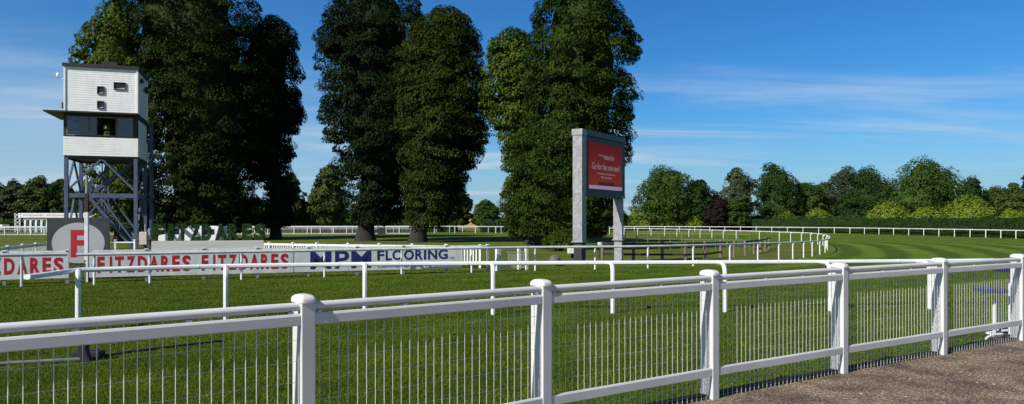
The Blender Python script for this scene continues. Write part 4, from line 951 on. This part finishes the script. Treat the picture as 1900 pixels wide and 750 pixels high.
def trunk(parent, base, top_z, r, lean=(0, 0), mt='bark', limbs=4, crown_r=4):
    mb = MB(); H = top_z - base.z; pts = []; rad = []
    for i, t in enumerate((0, .02, .06, .2, .4, .65, 1)):
        pts.append(base + Vector((lean[0] * t, lean[1] * t, H * t - (.2 if i == 0 else 0)))); rad.append(r * (1.5, 1.2, 1.02, .92, .75, .5, .12)[i])
    mb.tube(pts, rad, 12)
    for k in range(limbs):
        t = random.uniform(.25, .75); a = random.uniform(0, 6.28); p = base + Vector((lean[0] * t, lean[1] * t, H * t)); l_ = crown_r * random.uniform(.5, .85)
        q1 = p + Vector((math.cos(a) * l_ * .5, math.sin(a) * l_ * .5, l_ * .5)); q2 = p + Vector((math.cos(a) * l_, math.sin(a) * l_, l_ * 1.1))
        mb.tube([p, q1, q2], [r * .35, r * .22, r * .06], 7)
    return mb.build('trunk', M[mt], parent, smooth=True)
LM = {
 'dark': leafmat('leaf_dark_shaded_lime', (0.004, 0.012, 0.003), (0.016, 0.034, 0.007), .9, .08),  # dark green leaf that also holds the left group's shade in its colour
 'middark': leafmat('leaf_shaded_lime', (0.006, 0.017, 0.002), (0.028, 0.054, 0.007), .45, .12),  # crown shade of the left group put into a darker leaf colour
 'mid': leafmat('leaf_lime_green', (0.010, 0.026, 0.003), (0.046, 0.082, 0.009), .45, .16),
 'mid2': leafmat('leaf_lime_olive', (0.012, 0.024, 0.003), (0.048, 0.078, 0.009), .5, .16),
 'yellow': leafmat('leaf_pale_lime', (0.030, 0.056, 0.006), (0.100, 0.145, 0.018), .5, .22),
 'bg': leafmat('leaf_far_green', (0.014, 0.040, 0.006), (0.070, 0.115, 0.018), .25, .12),
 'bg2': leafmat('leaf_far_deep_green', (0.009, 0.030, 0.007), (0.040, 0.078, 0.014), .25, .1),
 'bg3': leafmat('leaf_far_olive', (0.026, 0.046, 0.010), (0.090, 0.118, 0.028), .3, .15),
 'birch': leafmat('leaf_birch', (0.040, 0.062, 0.028), (0.105, 0.135, 0.070), .4, .2),
 'copper': leafmat('leaf_copper', (0.009, 0.008, 0.007), (0.024, 0.017, 0.014), .4, .1),
 'shrub': leafmat('leaf_laurel_yellow', (0.075, 0.125, 0.012), (0.26, 0.33, 0.035), .8, .25),
 'hedge': leafmat('leaf_clipped_hedge', (0.012, 0.030, 0.007), (0.038, 0.068, 0.015), 1.2, .1),
 'willow': leafmat('leaf_far_grey_green', (0.03, 0.045, 0.022), (0.075, 0.095, 0.05), .3, .15),
}
def big_tree(label, rows, D, mt, base=None, seed=1, depth=.9, **kw):
    z, cx, rr = interp_profile(rows, D); bx = (base - CX) / F * D if base else cx[0]
    b = Vector((bx, D, gzf(bx, D))); root = empty('lime_tree', b, label, 'tree')
    trunk(root, b, z[-1] * .8, kw.pop('tr', .75), (float(np.interp(z[-1] * .8, z, cx)) - bx, 0), crown_r=float(rr.max()) * .7)
    crown_mesh('crown', LM[mt], root, z, cx, rr, D, depth=depth, seed=seed, **kw); return root
K = dict(clumps=600, per=200, cr=1.4, leaf=.27, aspect=.5, droop=1.5, flat=.55, lo=.62, hi=1.03, core=.66, up=.75)
big_tree('pale leaved lime tree rising directly behind the white tower cabin', [(-12, 205, 228), (15, 178, 248), (55, 152, 270), (95, 136, 285), (140, 150, 300), (220, 165, 310), (300, 160, 300), (370, 165, 290), (430, 185, 275)], 80, 'yellow', base=228, seed=11, core=.6, clumps=330, per=100, cr=1.2, leaf=.34, aspect=.55, droop=.9, flat=.6, lo=.6)
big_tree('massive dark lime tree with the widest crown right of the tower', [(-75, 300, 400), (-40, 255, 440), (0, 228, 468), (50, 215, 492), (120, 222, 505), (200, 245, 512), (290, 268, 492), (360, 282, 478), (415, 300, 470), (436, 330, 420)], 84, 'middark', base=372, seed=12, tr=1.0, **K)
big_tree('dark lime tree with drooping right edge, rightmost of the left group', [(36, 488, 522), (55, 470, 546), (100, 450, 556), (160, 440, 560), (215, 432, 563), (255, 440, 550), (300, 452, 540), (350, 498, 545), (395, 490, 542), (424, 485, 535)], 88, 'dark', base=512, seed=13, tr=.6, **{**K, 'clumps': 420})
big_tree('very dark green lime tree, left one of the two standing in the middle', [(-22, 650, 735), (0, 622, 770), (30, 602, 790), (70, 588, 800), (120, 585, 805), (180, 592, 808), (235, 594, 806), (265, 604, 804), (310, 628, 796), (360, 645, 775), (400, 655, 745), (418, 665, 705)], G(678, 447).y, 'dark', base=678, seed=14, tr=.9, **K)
big_tree('lime tree with lit olive crown, right one of the two in the middle', [(20, 800, 850), (34, 775, 880), (70, 748, 896), (120, 733, 900), (180, 727, 903), (235, 730, 907), (262, 735, 903), (300, 742, 882), (340, 752, 864), (385, 758, 848), (408, 764, 830), (420, 770, 805)], G(775, 447.5).y - 3, 'mid2', base=775, seed=15, tr=.8, **K)
big_tree('pale lime tree peeping out left of the tree behind the screen', [(58, 935, 968), (75, 905, 990), (110, 892, 1010), (160, 886, 1015), (205, 892, 1010), (240, 915, 1005), (290, 930, 1000), (350, 935, 1005), (400, 935, 1000), (430, 960, 1000)], 76, 'yellow', base=985, seed=16, core=.6, tr=.5, clumps=330, per=100, cr=1.1, leaf=.32, aspect=.55, droop=1.1, flat=.6, lo=.6)
big_tree('huge leafy lime tree behind the video screen', [(-22, 1035, 1110), (0, 1004, 1150), (30, 982, 1176), (80, 970, 1187), (125, 975, 1188), (175, 978, 1184), (215, 968, 1180), (260, 950, 1168), (300, 938, 1162), (350, 932, 1150), (400, 930, 1140), (428, 945, 1130), (440, 965, 1080)], 66, 'mid', base=998, seed=17, tr=.8, **{**K, 'clumps': 620, 'per': 210, 'cr': 1.25, 'leaf': .23})
# suckers at the foot of that tree
def shrub(name, label, px, D, wpx, py_top, mt, seed, cat='shrub', group=None, clumps=60, per=55, leaf=.16, zb=None):
    s_ = D / F; r = wpx / 2 * s_; ztop = CAMZ - (py_top - HY) * s_; b = on(px, D); root = empty(name, b, label, cat, group)
    H = ztop - b.z; z = np.array([b.z + .02, b.z + H * .25, b.z + H * .6, b.z + H * .88, ztop]); rr = np.array([.8, 1, .92, .6, .2]) * r; cx = np.full(5, b.x)
    mb = MB()
    for k in range(4): mb.tube([b + Vector((0, 0, -.1)), b + Vector((random.uniform(-.4, .4) * r, random.uniform(-.3, .3) * r, H * .5))], [.05 + .01 * r, .02], 6)
    mb.build('stem', M['bark'], root)
    crown_mesh('foliage', LM[mt], root, z, cx, rr, D, clumps=clumps, per=per, cr=max(.25, min(r, H) * .28), leaf=leaf, aspect=.6, droop=.4, seed=seed, core=.75); return root
shrub('sucker_growth', 'bright green leafy suckers at the foot of the tree behind the screen', 1040, 61, 70, 433, 'yellow', 21, leaf=.15)
def bg_tree(name, label, px, wpx, top, bot, D, mt, seed, shape='round', bark='bark', cat='tree', n=150, leaf=None, core=.72, cr=None, gap=1.0):
    if px > 1150: D = D + (42 if px < 1620 else 30)
    s_ = D / F; r = wpx / 2 * s_; zt = CAMZ - (top - HY) * s_; zb = CAMZ - (bot - HY) * s_; b = on(px, D); root = empty(name, b, label, cat)
    tt = {'round': ([0, .15, .4, .65, .85, 1], [.55, .88, 1, .9, .6, .12]), 'tall': ([0, .15, .4, .7, .9, 1], [.5, .85, 1, .75, .4, .08]), 'cone': ([0, .2, .5, .8, 1], [1, .85, .5, .25, .04])}[shape]
    z = zb + np.array(tt[0]) * (zt - zb); rng = np.random.default_rng(seed); rr = np.array(tt[1]) * r * rng.uniform(.82, 1.12, len(tt[1])); cx = b.x + rng.normal(0, .10 * r, len(rr))
    trunk(root, b, zb + (zt - zb) * .7, .35, mt=bark, limbs=3, crown_r=r)
    crown_mesh('crown', LM[mt], root, z, cx, rr, D, clumps=n, per=60, cr=cr or max(.9, r * .26), leaf=leaf or .5, aspect=.6, droop=.4, seed=seed, core=core, lo=.45, hi=1.06, flat=.65, up=.6); return root
BT = [
 ('broadleaf_tree', 'round topped green tree just right of the screen', 1228, 118, 315, 412, 150, 'bg', 'round'),
 ('broadleaf_tree', 'lower dark green tree joined to the right flank of the tree by the screen', 1296, 66, 336, 412, 148, 'bg2', 'round'),
 ('copper_beech', 'dark purple leaved tree standing behind the far rail', 1330, 42, 366, 424, 140, 'copper', 'round'),
 ('birch_tree', 'pale thin birch with a visible white trunk', 1372, 62, 313, 400, 143, 'birch', 'tall'),
 ('broadleaf_tree', 'small green tree at the foot of the pale birch', 1362, 60, 368, 420, 141, 'bg', 'round'),
 ('broadleaf_tree', 'tall dark green round tree right of the pale birch', 1437, 92, 307, 415, 155, 'bg2', 'round'),
 ('broadleaf_tree', 'middling green tree above the left end of the clipped hedge', 1498, 86, 343, 415, 158, 'bg', 'round'),
 ('willow_tree', 'feathery grey green tree behind the hedge, left of the dark dome tree', 1566, 72, 311, 405, 172, 'willow', 'tall'),
 ('broadleaf_tree', 'deep green dome shaped tree behind the hedge', 1606, 108, 316, 412, 158, 'bg2', 'round'),
 ('broadleaf_tree', 'largest and highest green tree behind the hedge at right', 1716, 142, 302, 412, 155, 'bg', 'round'),
 ('conifer_tree', 'dark pointed conifer right of the largest hedge tree', 1806, 56, 330, 412, 160, 'bg2', 'tall'),
 ('broadleaf_tree', 'low hazy olive tree between the conifer and the right edge', 1850, 70, 348, 412, 165, 'bg3', 'round'),
 ('pine_tree', 'brownish pine near the right edge above the hedge', 1882, 56, 340, 412, 140, 'bg3', 'tall'),
 ('copper_beech', 'dark purplish tree cut by the right edge', 1910, 44, 322, 412, 140, 'copper', 'tall'),
 ('broadleaf_tree', 'olive tree filling behind the middling green tree at the hedge end', 1530, 70, 342, 410, 180, 'bg3', 'round'),
 ('broadleaf_tree', 'dark tree cut by the left edge of the view', -5, 80, 345, 418, 168, 'bg2', 'round'),
 ('broadleaf_tree', 'grey green tree above the low trailer', 26, 56, 337, 418, 165, 'willow', 'round'),
 ('broadleaf_tree', 'taller olive green tree behind the starting stalls', 72, 72, 331, 418, 160, 'bg3', 'round'),
 ('broadleaf_tree', 'green tree behind the left legs of the tower', 118, 70, 336, 418, 162, 'bg', 'round'),
 ('broadleaf_tree', 'green tree seen through the tower bracing', 165, 70, 350, 420, 158, 'bg2', 'round'),
 ('broadleaf_tree', 'grey green tree seen under the crowns of the left group', 418, 84, 325, 425, 140, 'willow', 'round'),
 ('broadleaf_tree', 'soft green tree peeping out right of the left group', 536, 54, 322, 420, 135, 'bg3', 'round'),
 ('broadleaf_tree', 'green tree left of the very dark middle tree', 612, 76, 305, 420, 135, 'bg3', 'tall'),
 ('broadleaf_tree', 'low dark green tree in the gap left of the middle trees', 570, 60, 376, 420, 138, 'bg2', 'round'),
 ('broadleaf_tree', 'far soft green tree behind the right side of the middle pair', 846, 50, 335, 418, 150, 'bg3', 'round'),
 ('broadleaf_tree', 'green tree left of the trees by the screen, beyond the tan bungalow', 906, 56, 374, 419, 190, 'bg', 'round'),
 ('broadleaf_tree', 'tiny distant tree over the tan bungalow', 868, 36, 397, 413, 330, 'bg2', 'round'),
 ('broadleaf_tree', 'dark tree low behind the trunks of the left group', 470, 90, 372, 422, 145, 'bg2', 'round'),
 ('broadleaf_tree', 'dark low tree behind the trunks of the middle pair', 690, 110, 380, 420, 150, 'bg2', 'round'),
 ('broadleaf_tree', 'dark low tree behind the right trunk of the middle pair', 785, 96, 385, 420, 155, 'bg2', 'round'),
 ('broadleaf_tree', 'shaded tree low behind the massive dark lime', 345, 110, 370, 424, 148, 'bg2', 'round'),
 ('broadleaf_tree', 'shaded tree low behind the tower stairs', 250, 110, 360, 424, 150, 'bg', 'round'),
 ('broadleaf_tree', 'dark tree low behind the tree that backs the screen', 1010, 120, 370, 420, 160, 'bg2', 'round'),
 ('broadleaf_tree', 'low green tree between the screen legs in the distance', 1110, 90, 384, 420, 160, 'bg', 'round'),
]
for i, (nm, lab, px, wp_, top, bot, D, mt, shp) in enumerate(BT):
    bg_tree(nm, lab, px, wp_ * 1.12, top, bot, D, mt, 100 + i, shp, bark='birch_bark' if 'birch' in nm else 'bark', n=int(90 + wp_ * 1.6), core=.45 if mt in ('birch', 'willow') else .72)
SH = [(1140, 56, 392, 152, 'leftmost yellow green laurel, between the screen leg and the tree line'), (1188, 64, 391, 150, 'yellow green laurel just right of the screen leg'), (1232, 54, 393, 150, 'yellow green laurel, third from the screen'), (1284, 62, 390, 150, 'yellow green laurel left of the purple tree'),
      (1452, 60, 393, 152, 'dull lime shrub behind the left end of the hedge'), (1516, 58, 391, 152, 'bright lime shrub over the hedge below the grey green tree'), (1650, 84, 381, 142, 'bright yellow laurel above the hedge below the dome tree'), (1720, 70, 389, 140, 'low yellow laurel above the middle of the hedge'),
      (1796, 104, 372, 138, 'largest yellow laurel above the hedge at right'), (1880, 60, 392, 132, 'yellow laurel above the hedge at the right edge')]
for i, (px, wp_, top, D, lab) in enumerate(SH):
    D += 40 if px < 1560 else 12
    shrub('laurel_shrub', lab, px, D, wp_, top, 'shrub', 200 + i, clumps=110, per=55, leaf=.42, group='yellow laurels along the course')
# dark undergrowth belt under the tree line (nobody could count it)
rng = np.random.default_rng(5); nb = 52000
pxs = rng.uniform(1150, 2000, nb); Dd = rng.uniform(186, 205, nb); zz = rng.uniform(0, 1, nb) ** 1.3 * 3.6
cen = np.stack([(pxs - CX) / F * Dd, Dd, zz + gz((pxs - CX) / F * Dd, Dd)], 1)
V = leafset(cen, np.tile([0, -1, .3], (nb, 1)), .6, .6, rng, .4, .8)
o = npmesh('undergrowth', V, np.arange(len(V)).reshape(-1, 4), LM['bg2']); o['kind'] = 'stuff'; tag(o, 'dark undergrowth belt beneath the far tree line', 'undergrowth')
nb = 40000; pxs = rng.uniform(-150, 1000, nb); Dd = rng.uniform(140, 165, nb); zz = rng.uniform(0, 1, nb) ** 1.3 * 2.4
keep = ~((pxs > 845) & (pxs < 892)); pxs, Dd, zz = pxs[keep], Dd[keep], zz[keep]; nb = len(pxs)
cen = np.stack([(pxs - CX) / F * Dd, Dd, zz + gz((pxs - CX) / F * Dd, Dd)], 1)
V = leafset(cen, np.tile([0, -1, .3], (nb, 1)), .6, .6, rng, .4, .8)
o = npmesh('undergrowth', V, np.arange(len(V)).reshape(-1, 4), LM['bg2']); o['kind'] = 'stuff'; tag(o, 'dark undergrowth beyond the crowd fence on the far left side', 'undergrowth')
# clipped hedge following the outer rail
hp = [on(CX + F * p.x / p.y, p.y + 2.5) for p in outer[0:22:3] + [outer[22]]][::-1]
HH = 2.55
hd = empty('clipped_hedge', hp[0], 'long dark green clipped hedge behind the outermost rail on the right', 'hedge')
mb = MB(); mb.sweep([p + Vector((0, 1.0, -gzf(p.x, p.y) * 0)) for p in hp], [(-.9, -.1), (.9, -.1), (.92, 2.5), (.75, 2.66), (-.75, 2.66), (-.92, 2.5)])
mb.build('hedge_core', LM['hedge'], hd)
V = []
for a, b in zip(hp[:-1], hp[1:]):
    d = (b - a); Ls = d.length; d.normalize(); nf = Vector((-d.y, d.x, 0)); nf = nf if nf.y < 0 else -nf
    n = int(Ls * 260); t = rng.uniform(0, Ls, n); z = rng.uniform(0, 2.66, n); c = np.array([a.x, a.y + 1.0, a.z]) + np.outer(t, np.array(d)) + np.outer(np.full(n, .93) + rng.normal(0, .04, n), np.array(nf)); c[:, 2] += z * 1.0
    V.append(leafset(c, np.tile(np.array(nf), (n, 1)), .2, .6, rng, .3, .6))
    n = int(Ls * 150); t = rng.uniform(0, Ls, n); c = np.array([a.x, a.y + 1.0, a.z]) + np.outer(t, np.array(d)) + np.outer(rng.uniform(-.9, .9, n), np.array(nf)); c[:, 2] += 2.68 + rng.normal(0, .04, n)
    V.append(leafset(c, np.tile([0, 0, 1.0], (n, 1)), .2, .6, rng, .1, .6))
V = np.concatenate(V); npmesh('hedge_leaves', V, np.arange(len(V)).reshape(-1, 4), LM['hedge'], hd)

# ------------------------------------------------------------------ grass blades on the near turf
rng = np.random.default_rng(9); n = 1000000
D = 3.2 + (rng.random(n) ** 1.7) * 36; px = rng.uniform(-650, 2250, n); X = (px - CX) / F * D
def fside(X, Y):   # signed distance beyond the fence line
    r = np.full(X.shape, -1e9)
    fx = np.array([p.x for p in FP]); fy = np.array([p.y for p in FP]); return Y - np.interp(X, fx, fy)
kp = (fside(X, D) > 0.22); X, D = X[kp], D[kp]; n = len(X)
h = rng.uniform(.018, .045, n); wd = .0022 + .00035 * D; a = rng.uniform(0, 6.28, n); lean = rng.normal(0, .02, (n, 2))
base = np.stack([X, D, gz(X, D) - .003], 1); sx = np.stack([np.cos(a) * wd, np.sin(a) * wd, np.zeros(n)], 1)
tip = base + np.stack([lean[:, 0], lean[:, 1], h], 1); V = np.stack([base - sx, base + sx, tip], 1).reshape(-1, 3)
o = npmesh('grass', V, np.arange(len(V)).reshape(-1, 3), M['blade'], k=3); o['kind'] = 'stuff'; tag(o, 'short mown grass blades of the near turf', 'grass')
n = 5200; seg = rng.integers(3, 9, n); t = rng.random(n); fx = np.array([(p.x, p.y) for p in FP]); pk = 0.5 + 0.5 * np.sin(t * 23 + seg * 5) * np.sin(t * 61)
keep = rng.random(n) < pk ** 2; seg, t = seg[keep], t[keep]; n = len(t)
P2 = fx[seg] * (1 - t)[:, None] + fx[seg + 1] * t[:, None] + np.array([.56, -.83]) * (rng.exponential(.018, n) - .03)[:, None]
h = rng.uniform(.015, .06, n); a = rng.uniform(0, 6.28, n); lean = rng.normal(0, .02, (n, 2)); base = np.column_stack([P2, np.full(n, .03)])
sx = np.stack([np.cos(a) * .005, np.sin(a) * .005, np.zeros(n)], 1); V = np.stack([base - sx, base + sx, base + np.column_stack([lean, h])], 1).reshape(-1, 3)
o = npmesh('edge_grass', V, np.arange(len(V)).reshape(-1, 3), M['blade'], k=3); o['kind'] = 'stuff'; tag(o, 'grass tufts creeping over the asphalt edge below the mesh fence', 'grass')
# leaf litter and pale grit on the path
mb = MB()
for k in range(420):
    s_ = random.uniform(-.2, 6.5); i = random.uniform(.05, 2.2); base_ = FP[4] + (FP[9] - FP[4]) * (s_ / 6.5); d, nn = perp(FP[5], FP[6]); q = base_ + nn * (0.05 + i ** 1.3 * .8); q.z = .042
    a = random.uniform(0, 6.28); r = random.uniform(.006, .026); e = Vector((math.cos(a), math.sin(a), .1)) * r; f_ = Vector((-math.sin(a), math.cos(a), random.uniform(-.3, .3))) * r * random.uniform(.3, .8)
    mb.add([q - e, q + f_, q + e, q - f_], [(0, 1, 2, 3)])
me = bpy.data.meshes.new('leaf_litter'); me.from_pydata([tuple(v) for v in mb.v], [], mb.f); me.materials.append(mat('dry_leaf_litter', (.25, .17, .09), .9, 0, 3, col2=(.6, .55, .42)))
o = bpy.data.objects.new('leaf_litter', me); C.objects.link(o); o['kind'] = 'stuff'; tag(o, 'scattered dry leaf bits and grit on the asphalt path', 'litter')
